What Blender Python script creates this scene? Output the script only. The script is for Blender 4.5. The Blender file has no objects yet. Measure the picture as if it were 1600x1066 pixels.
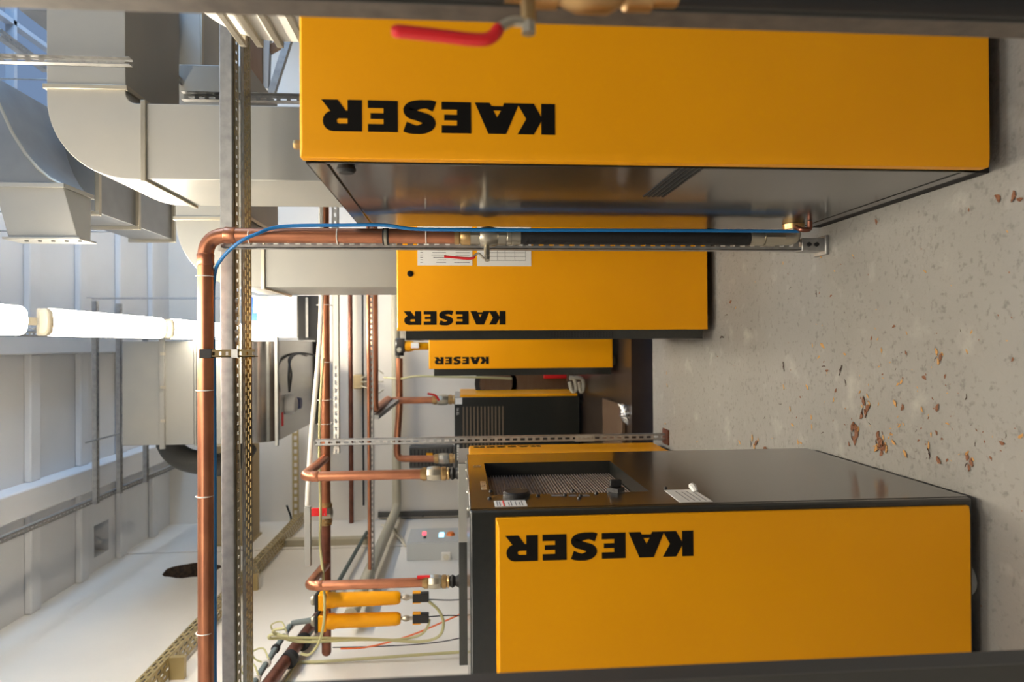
import bpy, math, random
from mathutils import Vector, Matrix
random.seed(7)
D = bpy.data; SC = bpy.context.scene; COL = SC.collection
# ------------------------------------------------------------------ camera
FPX, PIT, ROL, YAW, HC = 1050.0, math.radians(4.41), math.radians(.354), math.radians(.27), 1.383
CAM = Vector((0, 0, HC))
fw = Vector((0, math.cos(PIT), -math.sin(PIT))); rt = Vector((0, -math.sin(PIT), -math.cos(PIT))); up = Vector((1, 0, 0))
rt, up = math.cos(ROL)*rt - math.sin(ROL)*up, math.sin(ROL)*rt + math.cos(ROL)*up
RZ = Matrix.Rotation(-YAW, 3, 'Z'); fw, rt, up = RZ@fw, RZ@rt, RZ@up
cd = D.cameras.new('camera'); cam = D.objects.new('camera', cd); COL.objects.link(cam)
cam.matrix_world = Matrix(((rt.x, up.x, -fw.x, 0), (rt.y, up.y, -fw.y, 0), (rt.z, up.z, -fw.z, HC), (0, 0, 0, 1)))
cd.sensor_fit = 'HORIZONTAL'; cd.sensor_width = 36; cd.lens = FPX/1600*36; cd.clip_start = .02
cd.dof.use_dof = True; cd.dof.focus_distance = 2.45; cd.dof.aperture_fstop = 3.0
SC.camera = cam
SC.view_settings.view_transform = 'Standard'; SC.view_settings.look = 'None'; SC.view_settings.gamma = 1
SC.view_settings.use_curve_mapping = False; SC.view_settings.exposure = 0.62
# world: pale daylight outside the windows
w = D.worlds.new('world'); SC.world = w; w.use_nodes = True
bg = w.node_tree.nodes['Background']; bg.inputs[0].default_value = (.42, .62, 1, 1); bg.inputs[1].default_value = .28
TUBE_POWER = 50.0; DAY = 165.0; FRONT = 32.0
def area(name, loc, rot, sx, sy, power, col):
    l = D.lights.new(name, 'AREA'); l.shape = 'RECTANGLE'; l.size = sx; l.size_y = sy; l.energy = power; l.color = col
    o = D.objects.new(name, l); o.location = loc; o.rotation_euler = rot; COL.objects.link(o); return o
# daylight coming in at the high windows of the right wall (sits in the window opening)
area('window_daylight', (4.42, 4.2, 4.1), (0, math.radians(118), 0), 1.3, 6.5, DAY, (.36, .62, 1))

# unseen area light added behind the camera to brighten the machine fronts
area('fill_behind_camera', (-.5, -.45, 3.6), (math.radians(30), 0, 0), 2.4, .6, FRONT, (1, .90, .76))

def ray(x, y): return fw + (x-800)/FPX*rt - (y-533)/FPX*up
def aY(x, y, v): d = ray(x, y); return CAM + d*(v/d.y)
def aX(x, y, v): d = ray(x, y); return CAM + d*(v/d.x)
def aZ(x, y, v): d = ray(x, y); return CAM + d*((v-HC)/d.z)

# ------------------------------------------------------------------ materials
def mat(name, col, rough=.5, metal=0, spec=.5, coat=0, noise=None, bump=0, bscale=40, emit=None, aniso=None, trans=0):
    m = D.materials.new(name); m.use_nodes = True; nt = m.node_tree; b = nt.nodes['Principled BSDF']
    b.inputs['Base Color'].default_value = (*col, 1); b.inputs['Roughness'].default_value = rough
    b.inputs['Metallic'].default_value = metal; b.inputs['Specular IOR Level'].default_value = spec
    b.inputs['Coat Weight'].default_value = coat; b.inputs['Coat Roughness'].default_value = .12
    b.inputs['Transmission Weight'].default_value = trans
    tc = nt.nodes.new('ShaderNodeTexCoord')
    def nz(scale, det=5, stretch=None):
        n = nt.nodes.new('ShaderNodeTexNoise'); n.inputs['Scale'].default_value = scale; n.inputs['Detail'].default_value = det
        if stretch:
            mp = nt.nodes.new('ShaderNodeMapping'); mp.inputs['Scale'].default_value = stretch
            nt.links.new(tc.outputs['Object'], mp.inputs[0]); nt.links.new(mp.outputs[0], n.inputs['Vector'])
        else: nt.links.new(tc.outputs['Object'], n.inputs['Vector'])
        return n
    if noise:
        sc, col2, lo, hi = noise[:4]
        n = nz(sc, 6, noise[4] if len(noise) > 4 else None); r = nt.nodes.new('ShaderNodeMapRange')
        r.inputs['From Min'].default_value = lo; r.inputs['From Max'].default_value = hi
        nt.links.new(n.outputs[0], r.inputs[0])
        mx = nt.nodes.new('ShaderNodeMix'); mx.data_type = 'RGBA'
        mx.inputs[6].default_value = (*col, 1); mx.inputs[7].default_value = (*col2, 1)
        nt.links.new(r.outputs[0], mx.inputs[0]); nt.links.new(mx.outputs[2], b.inputs['Base Color'])
    if bump:
        n = nz(bscale, 8); bp = nt.nodes.new('ShaderNodeBump'); bp.inputs['Strength'].default_value = bump; bp.inputs['Distance'].default_value = .01
        nt.links.new(n.outputs[0], bp.inputs['Height']); nt.links.new(bp.outputs[0], b.inputs['Normal'])
    if emit:
        b.inputs['Emission Color'].default_value = (*emit[0], 1); b.inputs['Emission Strength'].default_value = emit[1]
    return m
YEL = mat('yellow_paint', (.90, .385, .0005), .42, noise=(2.5, (.86, .36, .0005), .35, .7), spec=.3)
BLK = mat('black_print', (.004, .003, .002), .6, spec=.2)
DRK = mat('anthracite_paint', (.013, .015, .013), .3, coat=.9, spec=.5, noise=(60, (.018, .019, .016), .4, .7))
PLI = mat('black_plinth', (.012, .012, .013), .7)
BLKR = mat('black_rubber', (.014, .013, .013), .55, bump=.2, bscale=120)
GAL = mat('galvanised_sheet', (.385, .375, .34), .42, metal=.35, spec=.5, noise=(3, (.33, .335, .32), .3, .75))
GALB = mat('galvanised_steel_bright', (.52, .52, .50), .22, metal=.95, noise=(1.2, (.42, .42, .42), .3, .7, (8, .5, .5)))
DARKGAL = mat('dull_galvanised_sheet', (.30, .31, .32), .38, metal=.7, noise=(4, (.22, .23, .24), .3, .75))
STR = mat('strut_steel', (.44, .44, .43), .45, metal=.75, noise=(30, (.33, .33, .33), .35, .7))
TRY = mat('perforated_tray_steel', (.30, .225, .10), .28, metal=.9, noise=(20, (.22, .17, .085), .35, .7))
COP = mat('copper_pipe', (.56, .235, .125), .36, metal=.9, noise=(9, (.42, .17, .10), .35, .7))
COPD = mat('darkened_copper', (.26, .10, .065), .42, metal=.7, noise=(12, (.15, .06, .04), .35, .7))
BRS = mat('brass_fitting', (.60, .40, .18), .35, metal=.9, noise=(25, (.42, .27, .12), .35, .7))
NIK = mat('nickel_fitting', (.52, .48, .39), .35, metal=.85, noise=(25, (.5, .46, .37), .35, .7))
BLU = mat('blue_hose', (.012, .17, .46), .35)
CRM = mat('cream_plastic', (.72, .66, .52), .5)
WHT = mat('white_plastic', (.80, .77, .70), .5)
RED = mat('red_handle', (.72, .015, .02), .42)
WALL = mat('white_wall_paint', (.82, .78, .71), .85, noise=(1.5, (.76, .72, .655), .3, .75), bump=.06, bscale=60)
CEIL = mat('white_ceiling_paint', (.74, .745, .75), .85, noise=(2, (.70, .70, .70), .3, .75))
FLB = mat('brown_floor_coating', (.030, .018, .012), .28, noise=(4, (.045, .03, .02), .3, .7), spec=.5)
PAP = mat('white_paper', (.80, .80, .78), .6)
INK = mat('grey_ink', (.16, .16, .17), .7)
TAN = mat('tan_duct_board', (.50, .38, .20), .6, noise=(3, (.43, .33, .18), .3, .7))
GLD = mat('gold_chromate_tray', (.46, .36, .17), .4, metal=.45)
TUB = mat('lit_diffuser', (.9, .9, .9), .4, emit=((1, .885, .71), TUBE_POWER))
BEI = mat('beige_pipe', (.46, .42, .31), .45)
BOXG = mat('light_grey_enclosure', (.55, .56, .54), .45)
LEDR = mat('red_led', (.8, .02, .02), .4, emit=((1, .03, .05), 4))
LEDB = mat('blue_display', (.3, .6, .9), .4, emit=((.25, .65, 1), 3))
ORG = mat('orange_plastic', (.80, .20, .03), .5)
RAD = mat('dusty_radiator_mesh', (.30, .24, .205), .6, metal=.1, noise=(25, (.18, .13, .10), .45, .8))
WINB = mat('window_frame_paint', (.35, .38, .42), .5)
FOIL = mat('silver_foil', (.75, .73, .70), .25, metal=1, bump=.8, bscale=60)
WOOD = mat('brown_timber', (.13, .08, .045), .6, noise=(6, (.11, .06, .03), .3, .7, (1, 1, 8)))
YTUB = mat('pale_yellow_tubing', (.50, .47, .24), .35)
REDP = mat('orange_cord', (.85, .17, .04), .5)
FAD = mat('faded_dark_steel', (.09, .088, .08), .5, metal=.3)
LEAF = [mat('leaf_brown', (.23, .09, .035), .7, noise=(60, (.12, .045, .02), .3, .7)),
        mat('leaf_ochre', (.55, .31, .10), .7, noise=(60, (.42, .20, .06), .3, .7)),
        mat('leaf_dark', (.075, .035, .022), .7, noise=(60, (.04, .02, .014), .3, .7))]
# concrete: pale grey with flaking, fine grit and brown specks
FLR = mat('painted_concrete', (.50, .49, .46), .75)
nt = FLR.node_tree; b = nt.nodes['Principled BSDF']; tc = nt.nodes['Texture Coordinate']
def N(t): return nt.nodes.new(t)
def noise(s, d=8): n = N('ShaderNodeTexNoise'); n.inputs['Scale'].default_value = s; n.inputs['Detail'].default_value = d; nt.links.new(tc.outputs['Object'], n.inputs['Vector']); return n
def rng(src, lo, hi): r = N('ShaderNodeMapRange'); r.inputs[1].default_value = lo; r.inputs[2].default_value = hi; nt.links.new(src, r.inputs[0]); return r.outputs[0]
def mixc(fac, a, c):
    m = N('ShaderNodeMix'); m.data_type = 'RGBA'; nt.links.new(fac, m.inputs[0])
    if isinstance(a, tuple): m.inputs[6].default_value = (*a, 1)
    else: nt.links.new(a, m.inputs[6])
    m.inputs[7].default_value = (*c, 1); return m.outputs[2]
c = mixc(rng(noise(1.6).outputs[0], .35, .7), (.265, .256, .238), (.215, .208, .195))
c = mixc(rng(noise(55).outputs[0], .56, .72), c, (.17, .163, .152))
c = mixc(rng(noise(9).outputs[0], .60, .78), c, (.34, .328, .30))
v = N('ShaderNodeTexVoronoi'); v.inputs['Scale'].default_value = 11; nt.links.new(tc.outputs['Object'], v.inputs['Vector'])
c = mixc(rng(v.outputs['Distance'], .035, .02), c, (.22, .10, .05))
nt.links.new(c, b.inputs['Base Color'])
bp = N('ShaderNodeBump'); bp.inputs['Strength'].default_value = .35; bp.inputs['Distance'].default_value = .008
nt.links.new(noise(70, 10).outputs[0], bp.inputs['Height']); nt.links.new(bp.outputs[0], b.inputs['Normal'])

# ------------------------------------------------------------------ mesh helpers
class MB:
    def __init__(s): s.v = []; s.f = []; s.m = []; s.mi = 0
    def add(s, vs, fs):
        o = len(s.v); s.v += [Vector(p) for p in vs]; s.f += [tuple(i+o for i in f) for f in fs]; s.m += [s.mi]*len(fs); return s
    def box(s, x0, x1, y0, y1, z0, z1):
        return s.hexa([(x0, y0, z0), (x1, y0, z0), (x1, y1, z0), (x0, y1, z0), (x0, y0, z1), (x1, y0, z1), (x1, y1, z1), (x0, y1, z1)])
    def hexa(s, p): return s.add(p, [(0, 3, 2, 1), (4, 5, 6, 7), (0, 1, 5, 4), (1, 2, 6, 5), (2, 3, 7, 6), (3, 0, 4, 7)])
    def obox(s, o, a, b, c):            # box spanned by three vectors from o
        o, a, b, c = map(Vector, (o, a, b, c))
        return s.hexa([o, o+a, o+a+b, o+b, o+c, o+a+c, o+a+b+c, o+b+c])
    def bar(s, p, q, wd, ht, side=(0, 0, 1)):
        p, q = Vector(p), Vector(q); d = q-p; n = d.cross(Vector(side)).normalized(); u = n.cross(d).normalized()
        return s.obox(p-n*wd/2-u*ht/2, d, n*wd, u*ht)
    def prism(s, poly, ext):            # poly: planar 3D points, ext: vector
        n = len(poly); P = [Vector(p) for p in poly]; e = Vector(ext)
        return s.add(P+[p+e for p in P], [tuple(range(n-1, -1, -1)), tuple(range(n, 2*n))]+[(i, (i+1) % n, n+(i+1) % n, n+i) for i in range(n)])
    def tube(s, pts, r, n=16, caps=True):
        P = [Vector(p) for p in pts]; rr = r if isinstance(r, (list, tuple)) else [r]*len(P)
        T = [((P[min(i+1, len(P)-1)]-P[max(i-1, 0)]).normalized()) for i in range(len(P))]
        a = Vector((0, 0, 1)) if abs(T[0].z) < .9 else Vector((1, 0, 0)); nn = T[0].cross(a).normalized(); V = []
        for i, p in enumerate(P):
            nn = (nn-T[i]*nn.dot(T[i])).normalized(); bb = T[i].cross(nn)
            for k in range(n):
                t = 2*math.pi*k/n; V.append(p+(nn*math.cos(t)+bb*math.sin(t))*rr[i])
        F = [(i*n+k, i*n+(k+1) % n, (i+1)*n+(k+1) % n, (i+1)*n+k) for i in range(len(P)-1) for k in range(n)]
        if caps: F += [tuple(range(n-1, -1, -1)), tuple((len(P)-1)*n+k for k in range(n))]
        return s.add(V, F)
    def rod(s, p, q, r, n=16): return s.tube([p, q], r, n)
    def lathe(s, p, q, prof, n=20):     # prof: (t 0..1, radius)
        p, q = Vector(p), Vector(q); return s.tube([p.lerp(q, t)+(q-p)*1e-5*i for i, (t, r) in enumerate(prof)], [r for t, r in prof], n)
    def sphere(s, c, r, n=12):
        c = Vector(c); return s.tube([c+Vector((0, 0, -r*math.cos(math.pi*i/n))) for i in range(n+1)], [max(1e-4, r*math.sin(math.pi*i/n)) for i in range(n+1)], n*2)
    def perf(s, o, u, v, n, L, W, rows, sl, sw, pitch, th):   # perforated strip: slots sl x sw every pitch, in rows
        o, u, v, n = Vector(o), Vector(u).normalized(), Vector(v).normalized(), Vector(n).normalized()*th
        rw = (W-rows*sw)/(rows+1)
        for r in range(rows+1): s.obox(o+v*(r*(rw+sw)), u*L, v*rw, n)
        cnt = int(L/pitch)
        for r in range(rows):
            off = (pitch/2 if r % 2 else 0); b0 = 0
            for k in range(cnt+1):
                a = k*pitch+off+sl; e = min(L, a+pitch-sl)
                if k == 0 and off: s.obox(o+v*(r*(rw+sw)+rw), u*off, v*sw, n)
                if a < L: s.obox(o+v*(r*(rw+sw)+rw)+u*a, u*(e-a), v*sw, n)
        return s
    def build(s, name, mats, parent=None, bevel=0, loc=None, smooth=True):
        mats = mats if isinstance(mats, (list, tuple)) else [mats]
        if parent is not None: org = Vector(parent['_w'])
        else:
            if loc is None:
                lo = Vector([min(p[i] for p in s.v) for i in range(3)]); hi = Vector([max(p[i] for p in s.v) for i in range(3)])
                loc = Vector(((lo.x+hi.x)/2, (lo.y+hi.y)/2, lo.z))
            org = Vector(loc)
        me = D.meshes.new(name); me.from_pydata([tuple(p-org) for p in s.v], [], s.f); me.update()
        for mm in mats: me.materials.append(mm)
        for p, k in zip(me.polygons, s.m): p.material_index = k; p.use_smooth = smooth
        import bmesh
        bm = bmesh.new(); bm.from_mesh(me); bmesh.ops.recalc_face_normals(bm, faces=bm.faces); bm.to_mesh(me); bm.free()
        if smooth: me.set_sharp_from_angle(angle=math.radians(35))
        o = D.objects.new(name, me); COL.objects.link(o); o['_w'] = tuple(org)
        if parent is not None: o.parent = parent
        else: o.location = org
        if bevel:
            md = o.modifiers.new('bevel', 'BEVEL'); md.width = bevel; md.segments = 2; md.limit_method = 'ANGLE'; md.angle_limit = math.radians(40)
            md.harden_normals = False
        return o
def tag(o, label, cat, group=None, kind=None):
    o['label'] = label; o['category'] = cat
    if group: o['group'] = group
    if kind: o['kind'] = kind
    return o
def thing(name, loc, label, cat, group=None):
    o = D.objects.new(name, None); o.location = loc; o['_w'] = tuple(loc); COL.objects.link(o); o.empty_display_size = .1
    return tag(o, label, cat, group)
def struct(name, mb, m, bevel=0, parent=None):
    o = mb.build(name, m, parent, bevel)
    if parent is None: o['kind'] = 'structure'
    return o
def fil(pts, R, seg=7):                 # rounded-corner path
    P = [Vector(p) for p in pts]; out = [P[0]]
    for i in range(1, len(P)-1):
        a, b_, c_ = P[i-1], P[i], P[i+1]; u, v_ = (a-b_), (c_-b_)
        r = min(R, u.length*.48, v_.length*.48); u.normalize(); v_.normalize(); s_, e_ = b_+u*r, b_+v_*r
        for k in range(seg+1):
            t = k/seg; out.append(s_*(1-t)**2+b_*2*t*(1-t)+e_*t*t)
    return out+[P[-1]]
def pix(pts): return [aY(*p) for p in pts]
def bez(pts, n=6):                      # Catmull-Rom smooth path
    P = [Vector(p) for p in pts]; P = [P[0]*2-P[1]]+P+[P[-1]*2-P[-2]]; out = []
    for i in range(1, len(P)-2):
        for k in range(n):
            t = k/n; a, b_, c_, d_ = P[i-1:i+3]
            out.append(.5*((2*b_)+(c_-a)*t+(2*a-5*b_+4*c_-d_)*t*t+(3*b_-a-3*c_+d_)*t**3))
    return out+[P[-2]]

# ------------------------------------------------------------------ lettering
def glyphs():
    K = [[(0, 0), (22, 0), (22, 21), (23, 21), (35, 0), (60, 0), (45, 24.5), (60, 49), (35, 49), (23, 28), (22, 28), (22, 49), (0, 49)]]
    K = [[(0, 0), (22, 0), (22, 49), (0, 49)], [(20, 24.5), (34, 0), (60, 0), (46, 24.5), (60, 49), (34, 49)]]
    A = [[(57, 0), (78, 49), (92, 49), (92, 23), (86, 12), (92, 12), (92, 5), (83, 5), (81, 0)],
         [(127, 0), (104, 0), (101, 5), (92, 5), (92, 12), (98, 12), (92, 23), (92, 49), (106, 49)]]
    def E(x): return [[(x, 0), (x+22, 0), (x+22, 49), (x, 49)], [(x+20, 0), (x+46, 0), (x+46, 12), (x+20, 12)],
                      [(x+20, 20), (x+42, 20), (x+42, 29), (x+20, 29)], [(x+20, 37), (x+46, 37), (x+46, 49), (x+20, 49)]]
    # S: thick stroke
    cl = [(190, 8), (199, 5), (210, 4.8), (222, 7.5), (228, 13.5), (224, 20), (213, 24), (203, 28), (199, 34.5), (204, 41), (215, 44.5), (226, 43.5), (236, 40)]
    cl = [Vector((x, y, 0)) for x, y in cl]; cl = bez(cl, 4); S = []
    tl = []
    for i, p in enumerate(cl):
        t = (cl[min(i+1, len(cl)-1)]-cl[max(i-1, 0)]).normalized(); nn = Vector((-t.y, t.x, 0)); wv = 6.5+4.2*abs(t.y)
        tl.append((p+nn*wv, p-nn*wv))
    for (a, b_), (c_, d_) in zip(tl, tl[1:]): S.append([(a.x, a.y), (b_.x, b_.y), (d_.x, d_.y), (c_.x, c_.y)])
    R = [[(302, 0), (324, 0), (324, 49), (302, 49)]]
    def arc(cx, cy, rx, ry, n=8): return [(cx+rx*math.sin(math.pi*k/n), cy+ry*math.cos(math.pi*k/n)) for k in range(n+1)]
    o_ = [(322, 49)]+arc(346, 33, 16, 16)+[(322, 17)]; i_ = [(322, 37)]+arc(337, 33, 3.5, 4)+[(322, 29)]
    for (a, b_), (c_, d_) in zip(zip(o_, i_), zip(o_[1:], i_[1:])): R.append([a, b_, d_, c_])
    R.append([(324, 17), (348, 17), (362, 0), (337, 0), (328, 17)])
    R[-1] = [(326, 18), (350, 18), (364, 0), (339, 0)]
    return K+A+E(133)+S+E(247)+R
GLY = glyphs()
def wordmark(name, m, parent, org, rd, ud, nrm, length, th=.0008):
    org, rd, ud, nrm = Vector(org), Vector(rd).normalized(), Vector(ud).normalized(), Vector(nrm).normalized(); s = length/363; mb = MB()
    for k, pl in enumerate(GLY): mb.prism([org+rd*(x*s)+ud*(y*s)+nrm*.0002 for x, y in pl], nrm*(th+1e-5*(k % 7)))
    return mb.build(name, m, parent, smooth=False)
def textpart(name, txt, m, parent, org, rd, ud, size, th=.0006):
    cu = D.curves.new('t', 'FONT'); cu.body = txt; cu.size = size; cu.extrude = th/2; cu.fill_mode = 'BOTH'; cu.resolution_u = 2
    o = D.objects.new('t', cu); COL.objects.link(o); dg = bpy.context.evaluated_depsgraph_get(); dg.update()
    me = D.meshes.new_from_object(o.evaluated_get(dg)); rd, ud = Vector(rd).normalized(), Vector(ud).normalized(); nr = rd.cross(ud)
    mb = MB(); mb.add([Vector(org)+rd*v_.co.x+ud*v_.co.y+nr*(v_.co.z+th/2+.0003) for v_ in me.vertices], [tuple(p.vertices) for p in me.polygons])
    D.objects.remove(o); D.curves.remove(cu); D.meshes.remove(me)
    return mb.build(name, m, parent, smooth=False)

# ------------------------------------------------------------------ the setting
XL, XR, YB, ZC, YN = -2.25, 4.5, 8.8, 5.05, -3.2
struct('floor', MB().box(XL, XR, YN, 4.755, -.3, 0), FLR)
struct('floor', MB().box(XL, XR, 4.755, 5.36, -.6, -.5), PLI)
struct('floor', MB().box(XL, XR, 5.36, YB, -.5, 0), FLB)
# left wall with a round pipe hole
hc = aX(300, 891, XL); mb = MB(); n = 24; hy, hz = hc.y, hc.z; ry, rz = .23, .27
ring = [(XL, hy+ry*math.cos(2*math.pi*k/n)*(1+.06*math.sin(k*2.3)), hz+rz*math.sin(2*math.pi*k/n)*(1+.05*math.sin(k*1.7))) for k in range(n)]
S_ = .6; sq = []
for k in range(n):
    t = 2*math.pi*k/n; c_, s_ = math.cos(t), math.sin(t); q = S_/max(abs(c_), abs(s_)); sq.append((XL, hy+q*c_, hz+q*s_))
mr = MB()
for k in range(n):
    a, b_, c_, d_ = ring[k], ring[(k+1) % n], sq[(k+1) % n], sq[k]; th = Vector((-.25, 0, 0))
    mb.add([a, b_, c_, d_], [(0, 1, 2, 3)]); mr.add([a, b_, Vector(a)+th, Vector(b_)+th], [(0, 1, 3, 2)])
struct('wall_left', mr, mat('hole_shade_brown', (.12, .08, .05), .9, noise=(30, (.06, .04, .03), .4, .6)))  # hole sides coloured dark brown, standing in for the shade inside the opening
mb.box(XL-.25, XL, YN, hy-S_, 0, ZC).box(XL-.25, XL, hy+S_, YB, 0, ZC).box(XL-.25, XL, hy-S_, hy+S_, 0, hz-S_).box(XL-.25, XL, hy-S_, hy+S_, hz+S_, ZC)
struct('wall_left', mb, WALL)
struct('wall_left', MB().box(XL-.75, XL-.62, hy-.7, hy+.7, hz-.7, hz+.7).box(XL-.62, XL-.25, hy+.24, hy+.3, hz-.5, hz+.5).box(XL-.62, XL-.25, hy-.3, hy-.24, hz-.5, hz+.5).box(XL-.62, XL-.25, hy-.3, hy+.3, hz+.3, hz+.4).box(XL-.62, XL-.25, hy-.3, hy+.3, hz-.4, hz-.3), WOOD)
struct('wall_back', MB().box(XL, XR, YB, YB+.2, -.5, ZC), WALL)
struct('wall_front', MB().box(XL, XR, YN-.2, YN, 0, ZC), mat('grey_wall_paint', (.2, .197, .19), .85))
mb = MB(); mb.box(XR, XR+.2, YN, YB, 0, 3.4).box(XR, XR+.2, YN, .9, 3.4, ZC).box(XR, XR+.2, 7.5, YB, 3.4, ZC).box(XR, XR+.2, .9, 7.5, 4.85, ZC)
struct('wall_right', mb, WALL)
mb = MB()
for k in range(8):
    y = .9+k*6.6/7; mb.box(XR+.06, XR+.11, y-.025, y+.025, 3.4, 4.85)
mb.box(XR+.06, XR+.11, .9, 7.5, 3.4, 3.46).box(XR+.06, XR+.11, .9, 7.5, 4.79, 4.85)
struct('window_1', mb, WINB)
# ceiling with a square recess over the left wall and a roof light over the ducts
ca = aZ(147, 842, ZC); cb = aZ(170, 842, ZC); y0, y1 = ca.y, cb.y; x1, x0 = aZ(158, 817, ZC).x, max(aZ(158, 866, ZC).x, XL+.03)
SKX0, SKX1, SKY0, SKY1 = 2.1, 4.0, 4.3, 7.6
def slab_minus(mb, X0, X1, Y0, Y1, z0, z1, holes):
    xs = sorted({X0, X1}|{h[0] for h in holes}|{h[1] for h in holes}); ys = sorted({Y0, Y1}|{h[2] for h in holes}|{h[3] for h in holes})
    for i in range(len(xs)-1):
        for j in range(len(ys)-1):
            cx, cy = (xs[i]+xs[i+1])/2, (ys[j]+ys[j+1])/2
            if not any(h[0] < cx < h[1] and h[2] < cy < h[3] for h in holes): mb.box(xs[i], xs[i+1], ys[j], ys[j+1], z0, z1)
mb = MB(); slab_minus(mb, XL, XR, YN, YB, ZC, ZC+.25, [(x0, x1, min(y0, y1), max(y0, y1)), (SKX0, SKX1, SKY0, SKY1)])
mb.box(x0, x1, min(y0, y1), max(y0, y1), ZC+.25, ZC+.3)
struct('ceiling', mb, CEIL)
mb = MB()
for k in range(4): xx = SKX0+k*(SKX1-SKX0)/3; mb.box(xx-.02, xx+.02, SKY0, SKY1, ZC+.05, ZC+.12)
for k in range(5): yy = SKY0+k*(SKY1-SKY0)/4; mb.box(SKX0, SKX1, yy-.02, yy+.02, ZC+.05, ZC+.12)
struct('window_2', mb, WINB)
tn = 1
def trim(mb, m=CEIL, bevel=.012):
    global tn; struct('trim_%d' % tn, mb, m, bevel); tn += 1
trim(MB().box(-1.36, -1.14, YN, YB, ZC-.2, ZC)); trim(MB().box(-.06, .10, YN, YB, ZC-.14, ZC))
yy = 8.28
while yy > 2.5:
    trim(MB().box(XL, -1.36, yy-.07, yy+.07, ZC-.06, ZC)); trim(MB().box(-1.14, -.06, yy-.07, yy+.07, ZC-.06, ZC)); trim(MB().box(.10, 2.05, yy-.07, yy+.07, ZC-.06, ZC)); yy -= .752
ws = aX(330, 863, XL).y
trim(MB().box(XL, XL+.018, ws, ws+.03, 0, ZC), WALL)

# ------------------------------------------------------------------ compressors facing the camera
def front_panel(parent, X0, X1, Y, z0, z1, c=.02, d=.04):
    mb = MB(); a = [(X0, Y+d, z0), (X1, Y+d, z0), (X1, Y+d, z1), (X0, Y+d, z1)]; m_ = [(x, Y+c*.55, z) for x, _, z in a]
    f_ = [(X0+c, Y, z0+c*.3), (X1-c, Y, z0+c*.3), (X1-c, Y, z1-c*.3), (X0+c, Y, z1-c*.3)]
    mb.add(a+m_+f_, [(0, 1, 2, 3)]+[(i, (i+1) % 4, 4+(i+1) % 4, 4+i) for i in range(4)]+[(4+i, 4+(i+1) % 4, 8+(i+1) % 4, 8+i) for i in range(4)]+[(8, 9, 10, 11)])
    return mb.build('front_panel', YEL, parent, .002)
def feet(t, X0, X1, Y0, Y1, z, r=.035):
    for x in (X0+.12, X1-.12):
        for y in (Y0+.12, Y1-.12): MB().lathe((x, y, 0), (x, y, z), [(0, r*1.2), (.25, r*1.25), (.3, r), (1, r)]).build('foot', BEI, t)
def compressor(label, X0, X1, YF, Y1, zb, zt, pz0, pz1, px0, plinth):
    t = thing('air_compressor', ((X0+X1)/2, (YF+Y1)/2, 0), label, 'compressor'); t['group'] = 'row of yellow compressors'
    Yb = YF+.05; zt0 = zt-.052
    mb = MB(); mb.box(X0+.006, X1, Yb+.006, Y1, zb, zt-.004); mb.build('body', DRK, t, .003)
    fr = MB().box(X0, X0+.006, Yb, Y1, zt0+.005, zt).box(X0, X0+.006, Yb, Y1, zb, zb+.035).box(X0, X1, Yb, Yb+.006, zb, zt).box(X0, X1, Yb, Y1, zt-.004, zt)
    fr.build('frame', DRK, t, .001)
    MB().box(X0+.0015, X0+.006, Yb+.012, Y1, zb+.04, zt0-.001).build('side_panel', DRK, t, .001)
    if plinth: MB().box(X0+.004, X0+.06, Yb+.02, Y1-.02, 0, zb).box(X0+.06, X1-.01, Yb+.3, Y1-.02, 0, zb).build('plinth', PLI, t)
    else:
        feet(t, X0, X1, Yb, Y1, zb); 
    fp = front_panel(t, px0, X1-.004, YF, pz0, pz1)
    return t, fp
DX = 1.46
# nearest on the right
YF1 = 1.585
c1, fp1 = compressor('large yellow air compressor nearest on the right, with the biggest upright wordmark', .436, .436+DX, YF1, 2.5, .052, 1.748, .05, 1.752, .438, True)
def pm(fp, x0, x1, ybase, YF, extra=0):
    a, b_ = aY(x1, ybase, YF), aY(x0, ybase, YF); wordmark('wordmark', BLK, fp, (a.x, YF, a.z), (0, 0, 1), (-1, 0, 0), (0, -1, 0), abs(b_.z-a.z))
pm(fp1, 503, 867, 163, YF1)
mb = MB()
for k in range(5):
    za = aX(1063+9*k, 262, .436).z; zb_ = za
    mb.box(.4355, .4385, aX(1080, 263, .436).y, aX(1020, 308, .436).y, za-.004, za+.004)
mb.build('vent_slots', PLI, c1)
lp = aX(541, 259, .436); MB().lathe((.436, lp.y, lp.z), (.418, lp.y, lp.z), [(0, .020), (.6, .024), (1, .018)]).build('latch', PLI, c1)
hp = aY(466, 225, 1.62); MB().lathe((hp.x-.002, hp.y, 1.748), (hp.x-.002, hp.y, 1.772), [(0, .008), (.7, .012), (1, .01)], 6).build('corner_bolt', BRS, c1)
# second
YF2 = 3.535; p = aY(620, 517, YF2)
X2 = p.x; XB2 = aY(900, 530, YF2+.05).x
c2, fp2 = compressor('yellow air compressor second in the right row, two paper sheets on its front', XB2, X2+DX, YF2, 4.48, .06, aY(634, 524, YF2+.05).z, aY(1107, 500, YF2).z, p.z, X2, False)
pm(fp2, 631, 790, 486, YF2)
q = aY(641, 428, YF2); MB().lathe((q.x, YF2+.002, q.z), (q.x, YF2-.006, q.z), [(0, .016), (.7, .016), (1, .012)]).build('lock', BLK, fp2)
mb = MB()
for k in range(22):
    for j in range(3):
        q = aY(862+k*4.5, 519.5+3.2*j, YF2+.05); mb.box(q.x-.0035, q.x+.0035, YF2+.047, YF2+.05, q.z-.005, q.z+.004)
mb.build('grille', PLI, c2)
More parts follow.
